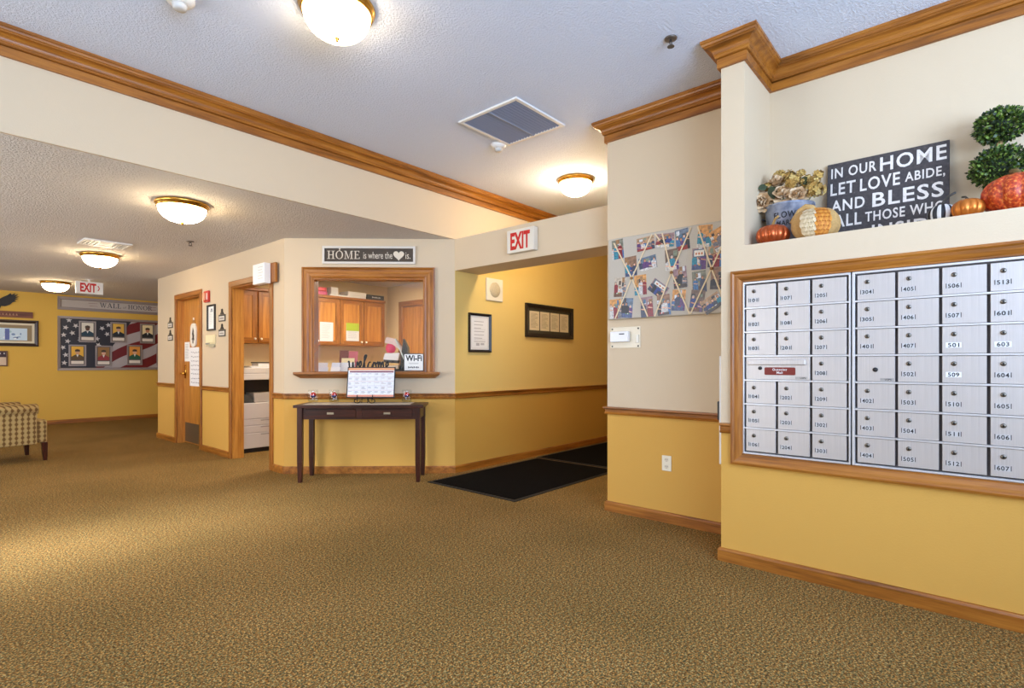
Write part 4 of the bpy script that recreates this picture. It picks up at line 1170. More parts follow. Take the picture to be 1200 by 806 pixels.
# on top of the cabinets
ZT = 1.412+0.747
def binder(label, col, z, x0, x1):
    t = thing('binder', label, 'binder', (x0, 7.34, z), 0, 'pink binders lying on the cabinet')
    MB().box(0, x1-x0, 0, 0.24, 0, 0.058).build('cover', P(col, 0.45), t, 0.006, 2)
    MB().box(0.006, x1-x0-0.03, -0.001, 0.0, 0.008, 0.05).build('spine_band', P(tuple(min(255, v+28) for v in col), 0.4), t)
binder('lower pink binder lying on top of the office cabinets', (196, 70, 110), ZT, 3.93, 4.215)
binder('upper red-pink binder lying on top of the office cabinets', (214, 62, 72), ZT+0.0585, 3.93, 4.20)
t = thing('white_carton', 'small upright white carton on top of the office cabinets', 'box', (4.285, 7.36, ZT), 0)
MB().box(0, 0.12, 0, 0.12, 0.0, 0.135).build('body', P((236, 234, 230), 0.6), t, 0.002)
MB().box(0.0, 0.12, 0.0, 0.12, 0.1352, 0.139).build('lid', P((226, 222, 216), 0.6), t)
t = thing('paper_ream', 'long flat white box on top of the office cabinets', 'box', (4.56, 7.34, ZT), 0)
MB().box(0, 0.325, 0, 0.24, 0, 0.075).build('body', P((232, 228, 220), 0.6), t, 0.002)
MB().box(-0.003, 0.328, -0.003, 0.243, 0.045, 0.098).build('lid', P((240, 237, 230), 0.6), t, 0.002)
t = thing('black_box', 'long black box with pale lettering on top of the office cabinets', 'box', (4.90, 7.33, ZT), 0)
MB().box(0, 0.32, 0, 0.22, 0, 0.082).build('body', P((32, 30, 30), 0.5), t, 0.003)
m = MB()
for k in range(8): m.rect(0.09+k*0.021, 0.032+(k % 2)*0.003, 0.105+k*0.021, 0.055-(k % 3)*0.003, (206, 202, 198), 1)
m.v = [(v[0], v[1]-0.0004, v[2]) for v in m.v]; m.build('lettering', None, t)
t = thing('paper_tray', 'low white tray on the cabinet between binders and long box', 'tray', (4.24, 7.318, ZT), 0)
MB().box(0, 0.31, 0, 0.035, 0, 0.016).build('tray_base', P((236, 234, 228), 0.5), t)
MB().box(0, 0.31, 0, 0.004, 0.016, 0.026).build('tray_lip', P((226, 224, 218), 0.5), t)
# copier in the doorway
t = thing('copier', 'large white office copier seen through the open doorway', 'copier', (2.85, 6.98, 0), 0)
CW = P((200, 194, 190), 0.5); CD = P((24, 22, 22), 0.5)
MB().box(0.02, 0.60, 0.03, 0.58, 0.0, 0.055).build('base', CD, t)
MB().box(0, 0.62, 0.012, 0.60, 0.055, 0.635).build('body', CW, t, 0.004)
for z0, z1 in ((0.06, 0.245), (0.255, 0.34), (0.352, 0.425), (0.435, 0.63)):
    d = MB().box(0.004, 0.616, 0, 0.0115, z0, z1).build('tray_drawer', CW, t, 0.003)
    if z1 < 0.43: MB().box(0.22, 0.40, -0.004, -0.0002, z1-0.022, z1-0.010).build('finger_pull', P((150, 146, 142), 0.5), d)
MB().box(0, 0.62, 0.30, 0.60, 0.636, 0.93).build('rear_column', CD, t)
MB().box(0.15, 0.616, 0.04, 0.30, 0.636, 0.76).build('output_tray', P((176, 168, 160), 0.5), t, 0.01, 2)
MB().taper((0.09, 0.15, 0.636), (0.08, 0.11), (0.07, 0.16, 0.74), (0.05, 0.09)).build('side_panel', CD, t)
MB().box(0, 0.62, 0.0, 0.60, 0.931, 1.01).build('scanner', P((214, 208, 202), 0.5), t, 0.006, 2)
MB().box(0.01, 0.61, 0.02, 0.58, 1.0105, 1.085).build('document_feeder', P((206, 198, 190), 0.5), t, 0.012, 2)
m = MB()
for k in range(6):
    m.mat(P(random.choice([(236, 236, 234), (228, 230, 236), (236, 226, 206)]), 0.7))
    m.box(0.12+0.012*(k % 3), 0.44-0.014*(k % 2), 0.06+0.01*k, 0.34, 0.004*k, 0.004*k+0.0036)
o = m.build('paper_stack', None); place(o, (2.85, 6.98, 1.0855)); tag(o, 'loose stack of papers on top of the copier', 'papers')
m = MB(); m.mat(P((236, 232, 228), 0.7)); m.box(0.18, 0.40, 0.10, 0.30, 0.0, 0.035); m.mat(P((40, 38, 40), 0.5)); m.box(0.16, 0.34, 0.09, 0.28, 0.036, 0.050)
o = m.build('notebook_pile', None); place(o, (2.90, 6.98, 1.1097)); tag(o, 'dark notebook on white pad above the copier papers', 'notebook')
# reception counter behind the glass
t = thing('reception_counter', 'counter shelf behind the reception window', 'counter', (D0.x, D0.y, 0), DROT)
MB().box(0.16, 1.58, 0.125, 0.60, 0.985, 1.02).build('countertop', P((188, 172, 146), 0.5), t, 0.004)
MB().box(0.22, 1.50, 0.50, 0.54, 0.0, 0.984).build('support_panel', OAKD[2], t)
def on_counter(o, s_, off): place(o, dloc(s_, -off, 1.0205), DROT); return o
def holder(label, s_, off, w_, h_, cards):
    t = thing('leaflet_holder', label, 'leaflet holder', dloc(s_, -off, 1.0205), DROT, 'leaflet holders behind the glass')
    MB().box(-w_/2, w_/2, 0, 0.05, 0, 0.012).build('foot', P((214, 212, 210), 0.3), t)
    m = MB(); m.v = [(-w_/2, 0.0, 0.0125), (w_/2, 0.0, 0.0125), (w_/2, 0.03, h_*0.55), (-w_/2, 0.03, h_*0.55), (-w_/2, 0.004, 0.0125), (w_/2, 0.004, 0.0125), (w_/2, 0.034, h_*0.55), (-w_/2, 0.034, h_*0.55)]
    for q in ((0,1,2,3),(7,6,5,4),(0,4,5,1),(1,5,6,2),(2,6,7,3),(3,7,4,0)): m.face(q)
    m.build('pocket', P((232, 232, 236), 0.3), t)
    for k, (c, x0, x1, hh) in enumerate(cards):
        y0 = 0.008+0.008*k
        m = MB(); m.v = [(x0, y0, 0.014), (x1, y0, 0.014), (x1, y0+0.03*hh/h_+0.012, hh), (x0, y0+0.03*hh/h_+0.012, hh)]; m.v += [(v[0], v[1]+0.003, v[2]) for v in m.v]
        for q in ((0,1,2,3),(7,6,5,4),(0,4,5,1),(1,5,6,2),(2,6,7,3),(3,7,4,0)): m.face(q)
        m.build('leaflet', P(c, 0.5), t)
holder('white leaflet holder in the left corner behind the glass', 0.335, 0.16, 0.12, 0.15, [((238, 236, 236), -0.05, 0.05, 0.13)])
holder('leaflet holder with pale cards, second from the left behind the glass', 0.47, 0.17, 0.10, 0.15, [((222, 226, 236), -0.045, 0.045, 0.13)])
holder('leaflet holder with maroon and cream brochures behind the glass', 0.585, 0.22, 0.15, 0.24, [((236, 214, 160), -0.07, 0.07, 0.18), ((110, 40, 36), -0.095, 0.0, 0.265), ((200, 96, 104), 0.0, 0.10, 0.255), ((70, 44, 38), -0.05, 0.05, 0.24)])
t = thing('tiered_organizer', 'black tiered desk organizer with papers behind the window', 'organizer', dloc(1.09, -0.42, 1.0205), DROT)
MB().box(-0.14, 0.12, 0, 0.16, 0, 0.06).build('base_tray', P((70, 68, 66), 0.5), t, 0.004)
m = MB(); m.prism([(0.02, 0.061), (0.12, 0.061), (0.11, 0.30), (0.06, 0.40)], 0.02, 0.15); m.build('riser', P((34, 34, 34), 0.5), t)
m = MB(); m.prism([(-0.15, 0.061), (0.01, 0.061), (0.005, 0.10), (-0.15, 0.095)], 0.0, 0.14); m.build('lower_papers', P((234, 222, 196), 0.6), t)
m = MB(); m.prism([(-0.155, 0.135), (0.0, 0.125), (0.005, 0.155), (-0.155, 0.165)], 0.0, 0.14); m.build('middle_tray', P((48, 46, 46), 0.5), t)
m = MB(); m.prism([(-0.16, 0.166), (0.005, 0.156), (0.02, 0.24), (-0.14, 0.235)], 0.0, 0.14); m.build('upper_papers', P((240, 234, 226), 0.6), t)
m = MB(); m.smooth = True
m.lathe([(0.001, -0.062), (0.04, -0.055), (0.058, -0.02), (0.05, 0.025), (0.03, 0.05), (0.001, 0.058)], (-0.09, 0.07, 0.30), 18); m.build('pink_pouch', P((224, 50, 98), 0.5), t)
m = MB(); m.prism([(-0.15, 0.355), (-0.06, 0.335), (0.05, 0.25), (0.06, 0.27), (-0.03, 0.40), (-0.13, 0.42)], 0.03, 0.12); m.build('top_papers', P((226, 196, 182), 0.6), t)
m = MB(); m.tube([(-0.03, 0.02, 0.40), (0.07, 0.02, 0.17)], 0.008, 6); m.build('pale_strip', P((216, 224, 210), 0.5), t)

# ================================================================== FAR LOUNGE WALL
def fy(x, y):                                        # measured at Y=13.4, wall stands at YF
    k = YF/13.4; return x*k, 1.15+(y-1.15)*k
FRM = P((168, 156, 150), 0.35, 0.5)
t = thing('wall_of_honor_header', 'silver header board reading wall of honor on the yellow wall', 'sign', (1.952, YF, 0), 0)
z0, z1, W = 2.155, 2.405, 2.0
MB().casing(0, W, z0, z1, [(0, 0), (0, 0.035), (0.045, 0.03), (0.055, 0.015), (0.055, 0)]).build('frame', FRM, t)
m = MB(); m.mat(P((190, 178, 166), 0.6)); m.box(0.05, W-0.05, -0.012, 0, z0+0.05, z1-0.05)
o0 = len(m.v); zc = z0+0.075
xe = serif_text(m, 'WALL', 0.64, zc+0.012, 0.092, (34, 40, 60), 1, None, 0.06)
m.text('of', xe+0.02, zc+0.015, 0.05, (120, 110, 110), 1)
serif_text(m, 'HONOR', xe+0.105, zc+0.012, 0.086, (34, 40, 60), 1, None, 0.05)
m.rect(0.46, zc+0.075, 0.61, zc+0.083, (150, 120, 116), 1); m.rect(0.48, zc+0.022, 0.61, zc+0.030, (150, 120, 116), 1)
m.rect(1.46, zc+0.075, 1.60, zc+0.083, (150, 90, 90), 1); m.rect(1.48, zc+0.022, 1.60, zc+0.030, (150, 90, 90), 1)
m.v = m.v[:o0]+[(v[0], v[1]-0.0125, v[2]) for v in m.v[o0:]]
m.build('panel', None, t)
t = thing('flag_panel', 'large silver framed panel printed with stars and stripes', 'display panel', (1.952, YF, 0), 0)
z0, z1, W = 1.005, 2.035, 2.0
MB().casing(0, W, z0, z1, [(0, 0), (0, 0.035), (0.04, 0.03), (0.05, 0.015), (0.05, 0)]).build('frame', FRM, t)
def flag_mat():
    m, nt, b = base_mat('flag_print')
    tc = nt.nodes.new('ShaderNodeTexCoord'); sx = nt.nodes.new('ShaderNodeSeparateXYZ'); nt.links.new(tc.outputs['Object'], sx.inputs[0])
    def math_(op, a, b_):
        n = nt.nodes.new('ShaderNodeMath'); n.operation = op
        for i, v in enumerate((a, b_)):
            if isinstance(v, (int, float)): n.inputs[i].default_value = v
            elif v is not None: nt.links.new(v, n.inputs[i])
        return n.outputs[0]
    X, Z = sx.outputs['X'], sx.outputs['Z']
    wob = math_('MULTIPLY', math_('SINE', math_('MULTIPLY', X, 5.0), 0), 0.05)
    d = math_('ADD', math_('SUBTRACT', Z, math_('MULTIPLY', X, 0.62)), wob)
    st = math_('FRACT', math_('MULTIPLY', d, 2.5), 0)
    isred = math_('GREATER_THAN', st, 0.5)
    mx = nt.nodes.new('ShaderNodeMix'); mx.data_type = 'RGBA'; nt.links.new(isred, mx.inputs['Factor'])
    mx.inputs['A'].default_value = lin((176, 166, 164)); mx.inputs['B'].default_value = lin((110, 26, 28))
    edge = math_('ADD', X, math_('MULTIPLY', math_('SUBTRACT', Z, 1.5), -0.62))
    isblue = math_('LESS_THAN', edge, 0.86)
    mx2 = nt.nodes.new('ShaderNodeMix'); mx2.data_type = 'RGBA'; nt.links.new(isblue, mx2.inputs['Factor'])
    nt.links.new(mx.outputs['Result'], mx2.inputs['A']); mx2.inputs['B'].default_value = lin((40, 38, 44))
    nt.links.new(mx2.outputs['Result'], b.inputs['Base Color']); b.inputs['Roughness'].default_value = 0.4
    return m
MB().box(0.045, W-0.045, -0.012, 0, z0+0.045, z1-0.045).build('flag_print', flag_mat(), t)
sm = None
for i, (x, z) in enumerate([(0.17,1.96),(0.12,1.82),(0.27,1.86),(0.22,1.72),(0.09,1.68),(0.15,1.56),(0.68,1.83),(0.76,1.72),(0.78,1.90),(0.60,1.62),(0.34,1.60),(0.08,1.44),(0.12,1.30),(0.10,1.15),(0.62,1.50)]):
    if sm is None:
        m = MB(); m.mat(P((206, 200, 196), 0.5))
        m.prism([((0.05 if k % 2 == 0 else 0.021)*math.sin(k*math.pi/5), (0.05 if k % 2 == 0 else 0.021)*math.cos(k*math.pi/5)) for k in range(10)], -0.0014, 0)
        o = m.build('star', None, t); sm = o.data
    else:
        o = bpy.data.objects.new('star', sm); COL.objects.link(o); o.parent = t
    o.location = (x, -0.0125, z); o.rotation_euler = (0, 0.3*i, 0)
PL = [(2.466, 1.77, 'upper left', (230, 222, 204), (30, 60, 76), (96, 60, 44)), (2.975, 1.775, 'upper middle', (226, 176, 70), (30, 34, 40), (214, 160, 126)),
      (3.488, 1.774, 'upper right', (236, 216, 166), (24, 28, 32), (206, 140, 100)), (2.308, 1.295, 'lower left', (236, 180, 62), (96, 74, 48), (214, 160, 120)),
      (2.726, 1.287, 'lower second', (150, 110, 60), (150, 50, 54), (220, 170, 140)), (3.257, 1.311, 'lower third', (226, 150, 60), (40, 92, 66), (226, 170, 130)),
      (3.79, 1.311, 'lower last', (214, 170, 90), (50, 54, 66), (214, 160, 126))]
for (x, z, where, bg, cl, sk) in PL:
    X, Z = fy(x, z)
    lab = {'upper left': 'portrait plaque at the left of the upper row on the flag panel', 'upper middle': 'portrait plaque in the middle of the upper row on the flag panel',
           'upper right': 'portrait plaque at the right of the upper row on the flag panel', 'lower left': 'portrait plaque at the left of the lower row, over the stars',
           'lower second': 'portrait plaque second from the left in the lower row of the flag panel', 'lower third': 'portrait plaque third from the left in the lower row, green jacket',
           'lower last': 'portrait plaque half hidden by the office wall corner, lower row'}[where]
    t = thing('portrait_plaque', lab, 'portrait', (X, YF-0.0145, Z), 0, 'portrait plaques on the flag panel')
    w_, h_ = 0.265, 0.41
    MB().casing(-w_/2, w_/2, -h_/2, h_/2, [(0, 0), (0, 0.014), (0.022, 0.014), (0.024, 0.006), (0.024, 0)]).build('frame', FRM, t)
    m = MB(); m.mat(P((96, 88, 82), 0.6)); m.box(-w_/2+0.02, w_/2-0.02, -0.004, 0, -h_/2+0.02, h_/2-0.02)
    o0 = len(m.v)
    a, b, c, d = -0.092, 0.092, -0.085, 0.172
    m.rect(a, c, b, d, bg, 1)
    m.flat([(a, c), (b, c), (b, c+0.06), (0.055, 0.0), (0.025, 0.018), (-0.025, 0.018), (-0.055, 0.0), (a, c+0.06)], cl, 2)
    m.flat([(-0.018, 0.018), (0, -0.035), (0.018, 0.018)], (232, 228, 220), 3)
    m.ell(0, 0.062, 0.034, 0.046, sk, 4)
    m.flat([(-0.040, 0.075), (0.040, 0.075), (0.036, 0.11), (0.0, 0.122), (-0.036, 0.11)], (70, 54, 40), 5)
    m.v = m.v[:o0]+[(v[0], v[1]-0.0042, v[2]) for v in m.v[o0:]]
    m.build('portrait', None, t)
    m = MB(); m.mat(P((232, 220, 204), 0.5)); m.box(-0.095, 0.095, -0.007, -0.0045, -0.165, -0.105)
    m.build('name_plate', None, t)
# framed picture with painted window reflection, plank, eagle, small plaque
def print_reflection(mb, w, h):
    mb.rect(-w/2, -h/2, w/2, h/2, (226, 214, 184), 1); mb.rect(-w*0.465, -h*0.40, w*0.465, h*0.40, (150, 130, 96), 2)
    mb.rect(-w*0.45, -h*0.36, w*0.40, h*0.24, (206, 226, 240), 3)  # bluish white patch paints a window reflected in the picture glass
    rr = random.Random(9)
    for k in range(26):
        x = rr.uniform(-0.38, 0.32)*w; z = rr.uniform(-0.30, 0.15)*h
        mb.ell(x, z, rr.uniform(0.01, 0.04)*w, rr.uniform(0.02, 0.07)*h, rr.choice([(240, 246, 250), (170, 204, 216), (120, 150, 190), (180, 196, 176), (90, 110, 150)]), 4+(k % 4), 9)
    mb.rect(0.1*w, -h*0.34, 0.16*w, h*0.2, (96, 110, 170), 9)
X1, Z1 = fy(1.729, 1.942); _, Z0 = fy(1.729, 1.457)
picture('framed_reflection', 'dark framed picture with painted pale blue window reflection under the brown plank', 'picture', (X1-0.55, YF, (Z0+Z1)/2), 0, 1.1, Z1-Z0, 0.055, 0.03, (52, 34, 26), print_reflection)
Xp, Zp = fy(1.65, 2.098); _, Zq = fy(1.65, 1.985)
t = thing('plank_sign', 'brown wooden plank sign below the eagle', 'sign', (Xp-0.9, YF, Zq), 0)
MB().box(0, 0.9, -0.025, 0, 0, Zp-Zq).build('plank', wood('plank_brown', (84, 46, 34), (112, 64, 48), (136, 84, 62), 0, 0.6), t, 0.003)
m = MB()
rr = random.Random(2)
for k in range(14):
    x = 0.08+k*0.045; pts = [(x, 0.03+rr.uniform(0, 0.02)), (x+0.015, 0.07), (x+0.03, 0.035)]
    m.flat([pts[0], pts[2], (pts[1][0]+0.004, pts[1][1]), (pts[1][0]-0.004, pts[1][1])], (168, 122, 92), 1)
m.v = [(v[0], v[1]-0.0252, v[2]) for v in m.v]
m.build('carved_lettering', None, t)
Xe, Ze = fy(1.443, 2.399)
pts = [(-0.34,-0.20),(-0.27,-0.21),(-0.24,-0.25),(-0.22,-0.20),(-0.17,-0.20),(-0.11,-0.17),(-0.07,-0.12),(-0.02,-0.10),(-0.05,-0.085),(0.0,-0.055),(-0.04,-0.05),(0.02,-0.01),(-0.035,-0.02),(0.005,0.03),(-0.05,0.005),(-0.04,0.045),(-0.085,0.01),(-0.10,0.04),(-0.14,0.0),(-0.20,-0.04),(-0.26,-0.09),(-0.32,-0.11),
       (-0.38,-0.10),(-0.42,-0.05),(-0.50,0.02),(-0.56,0.06),(-0.64,0.05),(-0.66,0.0),(-0.62,-0.03),(-0.60,-0.08),(-0.54,-0.12),(-0.48,-0.16),(-0.42,-0.18),(-0.44,-0.24),(-0.38,-0.24)]
m = MB().prism(list(reversed(pts)), -0.02, -0.002); o = m.build('eagle_silhouette', P((30, 24, 22), 0.5, 0.3))
place(o, (Xe, YF, Ze-0.01)); tag(o, 'black metal flying eagle on the yellow wall', 'wall decor')
Xs, Zs = fy(1.304, 1.369); _, Zr = fy(1.304, 1.087)
def print_small(mb, w, h):
    mb.rect(-w/2, -h/2, w/2, h/2, (214, 188, 160), 1); mb.rect(-w/2, h*0.1, w/2, h/2, (60, 40, 46), 2)
    for k in range(5): mb.ell(-w*0.4+k*w*0.2, h*0.38, w*0.04, h*0.05, (220, 210, 200), 3, 8)
picture('small_plaque', 'small framed print at the left edge below the blue picture', 'picture', (Xs-0.15, YF, (Zs+Zr)/2), 0, 0.30, Zs-Zr, 0.02, 0.02, (120, 90, 70), print_small)

# ================================================================== ARMCHAIR
def fabric():
    m, nt, b = base_mat('armchair_woven_pattern')
    tc = nt.nodes.new('ShaderNodeTexCoord'); mp = nt.nodes.new('ShaderNodeMapping')
    mp.inputs['Scale'].default_value = (19, 19, 19); mp.inputs['Rotation'].default_value = (0, 0, 0)
    nt.links.new(tc.outputs['Object'], mp.inputs['Vector'])
    sx = nt.nodes.new('ShaderNodeSeparateXYZ'); nt.links.new(mp.outputs['Vector'], sx.inputs[0])
    def M(op, a, c=None):
        n = nt.nodes.new('ShaderNodeMath'); n.operation = op
        for i, v in enumerate((a, c)):
            if isinstance(v, (int, float)): n.inputs[i].default_value = v
            elif v is not None: nt.links.new(v, n.inputs[i])
        return n.outputs[0]
    ux = M('ADD', sx.outputs['X'], sx.outputs['Y']); uz = sx.outputs['Z']
    fx = M('ABSOLUTE', M('SUBTRACT', M('FRACT', ux), 0.5)); fz = M('ABSOLUTE', M('SUBTRACT', M('FRACT', uz), 0.5))
    dia = M('ADD', fx, M('MULTIPLY', fz, 0.55))
    r = ramp(nt, dia, [(0.20, (120, 86, 42)), (0.29, (134, 100, 52)), (0.34, (184, 154, 94)), (0.6, (198, 168, 108))])
    n = noise(nt, 180, 2)
    mx = nt.nodes.new('ShaderNodeMix'); mx.data_type = 'RGBA'; mx.blend_type = 'MULTIPLY'; mx.inputs['Factor'].default_value = 0.4
    nt.links.new(r.outputs['Color'], mx.inputs['A']); nt.links.new(n.outputs['Color'], mx.inputs['B'])
    nt.links.new(mx.outputs['Result'], b.inputs['Base Color']); b.inputs['Roughness'].default_value = 0.9
    bump(nt, b, n.outputs['Fac'], 0.3, 0.003)
    return m
FABR = fabric()
t = thing('armchair', 'patterned tan armchair with dark wood legs at the left edge', 'armchair', (1.175, 8.27, 0), R(8))
# local: front toward +x at x=0, near side y=0, far side y=0.72, back at x=-0.78
MB().box(-0.74, -0.03, 0.03, 0.70, 0.215, 0.34).build('seat_frame', FABR, t, 0.02, 3)
MB().box(-0.62, 0.015, 0.135, 0.595, 0.342, 0.475).build('seat_cushion', FABR, t, 0.035, 4)
for (y0, y1) in ((0.0, 0.125), (0.605, 0.73)):
    MB().box(-0.76, -0.115, y0+0.012, y1-0.012, 0.20, 0.60).build('arm', FABR, t, 0.015, 3)
    m = MB(); m.smooth = True
    m.lathe([(0.001, -0.775), (0.05, -0.772), (0.066, -0.75), (0.066, -0.115), (0.052, -0.102), (0.001, -0.1)], (0, (y0+y1)/2, 0.605), 18, 'x'); m.build('arm_roll', FABR, t)
MB().box(-0.115, -0.02, 0.02, 0.125, 0.215, 0.47).build('front_wing', FABR, t, 0.02, 3)
MB().box(-0.115, -0.02, 0.605, 0.71, 0.215, 0.47).build('front_wing', FABR, t, 0.02, 3)
m = MB(); m.prism([(-0.78, 0.21), (-0.60, 0.21), (-0.64, 0.90), (-0.84, 0.88)], 0.10, 0.63); m.build('backrest', FABR, t, 0.04, 4)
m = MB(); m.box(-0.60, -0.46, 0.15, 0.58, 0.47, 0.80); m.build('back_cushion', FABR, t, 0.05, 4)
for (x, y) in ((-0.045, 0.05), (-0.045, 0.68), (-0.72, 0.05), (-0.72, 0.68)):
    MB().taper((x+0.01*(1 if x > -0.3 else -1), y, 0), (0.017, 0.017), (x, y, 0.215), (0.028, 0.028)).build('leg', CHERRY[2], t, 0.002)

# ================================================================== NICHE SHELF
ZS = 1.8162
def pumpkin(name, label, cat, loc, Rr, H, ribs, mats, rot=0, stem=(0.012, 0.05, 0.02), stemcol=(150, 130, 80), depth=0.13, tilt=0, rr=0.25, stripes=None):
    t = thing(name, label, cat, loc, rot)
    n = ribs*8
    m = MB(); m.smooth = True
    prof = []
    K = 14
    for k in range(K+1):
        a = -math.pi/2+math.pi*k/K
        r = Rr*max(0.0, math.cos(a))**0.72
        z = H/2+H/2*math.sin(a)
        if k == K: r = 0.0005; z = H*0.90
        if k == K-1: r = Rr*0.2; z = H*0.955
        if k == 0: r = Rr*0.25; z = 0.0
        prof.append((r, z))
    b0 = 0
    m.lathe(prof, n=n, fn=lambda a, h: 1-depth*(1-abs(math.sin(a*ribs/2))**0.6))
    if stripes:
        c1, c2 = stripes
        m.mats = [c1, c2]
        nf = []
        for i in range(K):
            for k in range(n): nf.append(((k//4) % 2))
        m.m = nf+[0]*(len(m.f)-len(nf))
        m.build('body', None, t)
    else:
        m.build('body', mats, t)
    m = MB(); m.smooth = True
    r0, sl, bend = stem
    m.tube([(0, 0, H*0.88), (bend*0.2, bend*0.1, H*0.88+sl*0.45), (bend*0.7, bend*0.4, H*0.88+sl*0.85), (bend*1.4, bend*0.9, H*0.88+sl)], [r0*1.3, r0, r0*0.8, r0*0.75], 8)
    m.build('stem', P(stemcol, 0.7), t)
    return t
COPPER = P((190, 92, 48), 0.32, 0.75, None, 0.15, None, 14)
pumpkin('copper_pumpkin', 'shiny copper pumpkin in front of the flower bucket', 'pumpkin', (3.262, 0.876, ZS), 0.090, 0.115, 11, COPPER, 0.2, (0.008, 0.05, -0.035), (176, 140, 80))
# woven two-tone pumpkin
t = thing('woven_pumpkin', 'tan burlap pumpkin with cream and orange scales beside the sign', 'pumpkin', (3.272, 0.662, ZS), R(0))
BUR = P((188, 148, 90), 0.95, 0, None, 0.12, None, 120)
m = MB(); m.smooth = True
HH, RR_ = 0.165, 0.120
def wp(a, v):                                     # a azimuth, v -1..1
    r = RR_*math.cos(v*math.pi/2)**0.6*(1-0.05*(1-abs(math.sin(a*4))))
    return (r*math.cos(a), r*math.sin(a), HH/2+HH/2*math.sin(v*math.pi/2))
prof = [(max(1e-4, RR_*max(0, math.cos(v*math.pi/2))**0.6), HH/2+HH/2*math.sin(v*math.pi/2)) for v in [-0.97+1.94*k/14 for k in range(15)]]
prof[0] = (prof[0][0], 0.0)
m.lathe(prof, n=64, fn=lambda a, h: 1-0.10*(1-abs(math.sin(a*4))))
m.build('burlap_body', BUR, t)
view_az = math.atan2(-0.672, -3.272)
for nm, lo, hi, cols in (('orange_scales', 0.02, 0.62, [(214, 140, 48), (198, 120, 38)]), ('cream_scales', -0.60, 0.0, [(228, 206, 166), (214, 190, 148)])):
    m = MB(); rr = random.Random(4)
    for row in range(9):
        v = 0.72-row*0.175
        cnt = 6
        for c in range(cnt):
            a = view_az+lo+(hi-lo)*(c+0.5*(row % 2)+0.25)/cnt
            if not lo-0.05 <= a-view_az <= hi+0.05: continue
            p = Vector(wp(a, v)); q = Vector(wp(a, v-0.30))
            ctr = Vector((0, 0, HH/2)); nrm = (p-Vector((0, 0, p.z*0.3+HH*0.35))).normalized()
            tg = Vector((-math.sin(a), math.cos(a), 0))*0.0105
            nq = Vector((math.cos(a), math.sin(a), 0))
            m.mat(P(cols[(row+c) % 2], 0.7))
            b0 = len(m.v)
            m.v += [tuple(p-tg*0.9+nq*0.002), tuple(p+tg*0.9+nq*0.002), tuple(p*0.4+q*0.6+tg+nq*0.007), tuple(q+nq*0.012), tuple(p*0.4+q*0.6-tg+nq*0.007)]
            m.face((b0, b0+1, b0+2, b0+3, b0+4))
    o = m.build(nm, None, t); o['kind'] = 'stuff'
m = MB(); m.smooth = True
m.tube([(-0.01, 0.01, HH-0.012), (-0.012, 0.02, HH+0.012), (-0.012, 0.045, HH+0.022), (-0.012, 0.075, HH+0.005), (-0.02, 0.10, HH-0.035), (-0.03, 0.112, HH-0.06)], [0.026, 0.02, 0.016, 0.014, 0.012, 0.010], 10)
m.build('burlap_stem', BUR, t)

# flower bucket
BKX, BKY = 3.475, 0.842
t = thing('flower_bucket', 'galvanised bucket lettered flower market holding roses', 'bucket', (BKX, BKY, ZS), 0)
zincn = brushed('zinc_bucket', (158, 166, 182), 0.5, 2)
def zinc():
    m, nt, b = base_mat('galvanised_zinc'); n = noise(nt, 22, 3); r = ramp(nt, n.outputs['Fac'], [(0.35, (120, 126, 142)), (0.65, (176, 178, 188))])
    nt.links.new(r.outputs['Color'], b.inputs['Base Color']); b.inputs['Roughness'].default_value = 0.5; b.inputs['Metallic'].default_value = 0.35
    return m
ZN = zinc()
r0, r1, bh = 0.105, 0.130, 0.262
m = MB(); m.smooth = True
m.lathe([(0.001, 0.0), (r0, 0.0), (r0+0.003, 0.01), (r1, bh-0.012), (r1+0.006, bh-0.008), (r1+0.006, bh), (r1-0.004, bh), (r1-0.01, bh-0.02), (r0-0.004, 0.02), (0.001, 0.02)], n=48); m.build('pail', ZN, t)
def bent_text(key, hgt, zc, width):
    V, F, bb = TXT[key]; m = MB(); m.mat(P((34, 34, 40), 0.6))
    az = math.atan2(-BKY, -BKX)-0.0
    sc = hgt/bb[3]; sx = width/(bb[2]-bb[0]); cx = (bb[0]+bb[2])/2
    for v in V:
        z = zc+v[1]*sc; r = r0+0.003+(r1-r0-0.003)*(z-0.01)/(bh-0.022)+0.0012
        a = az+((v[0]-cx)*sx)/r
        m.v.append((r*math.cos(a), r*math.sin(a), z))
    for f_ in F: m.face(f_)
    m.build('lettering', None, t)
bent_text('FLOWER', 0.034, 0.172, 0.170); bent_text('MARKET', 0.026, 0.130, 0.135)
m = MB(); m.smooth = True
for sgn in (-1, 1):
    m.tube([(sgn*0.02, sgn*(r1+0.004), bh-0.06), (sgn*0.0, sgn*(r1+0.03), bh-0.05), (-sgn*0.02, sgn*(r1+0.004), bh-0.06)], 0.004, 6)
m.build('side_handles', P((90, 92, 100), 0.5, 0.5), t)
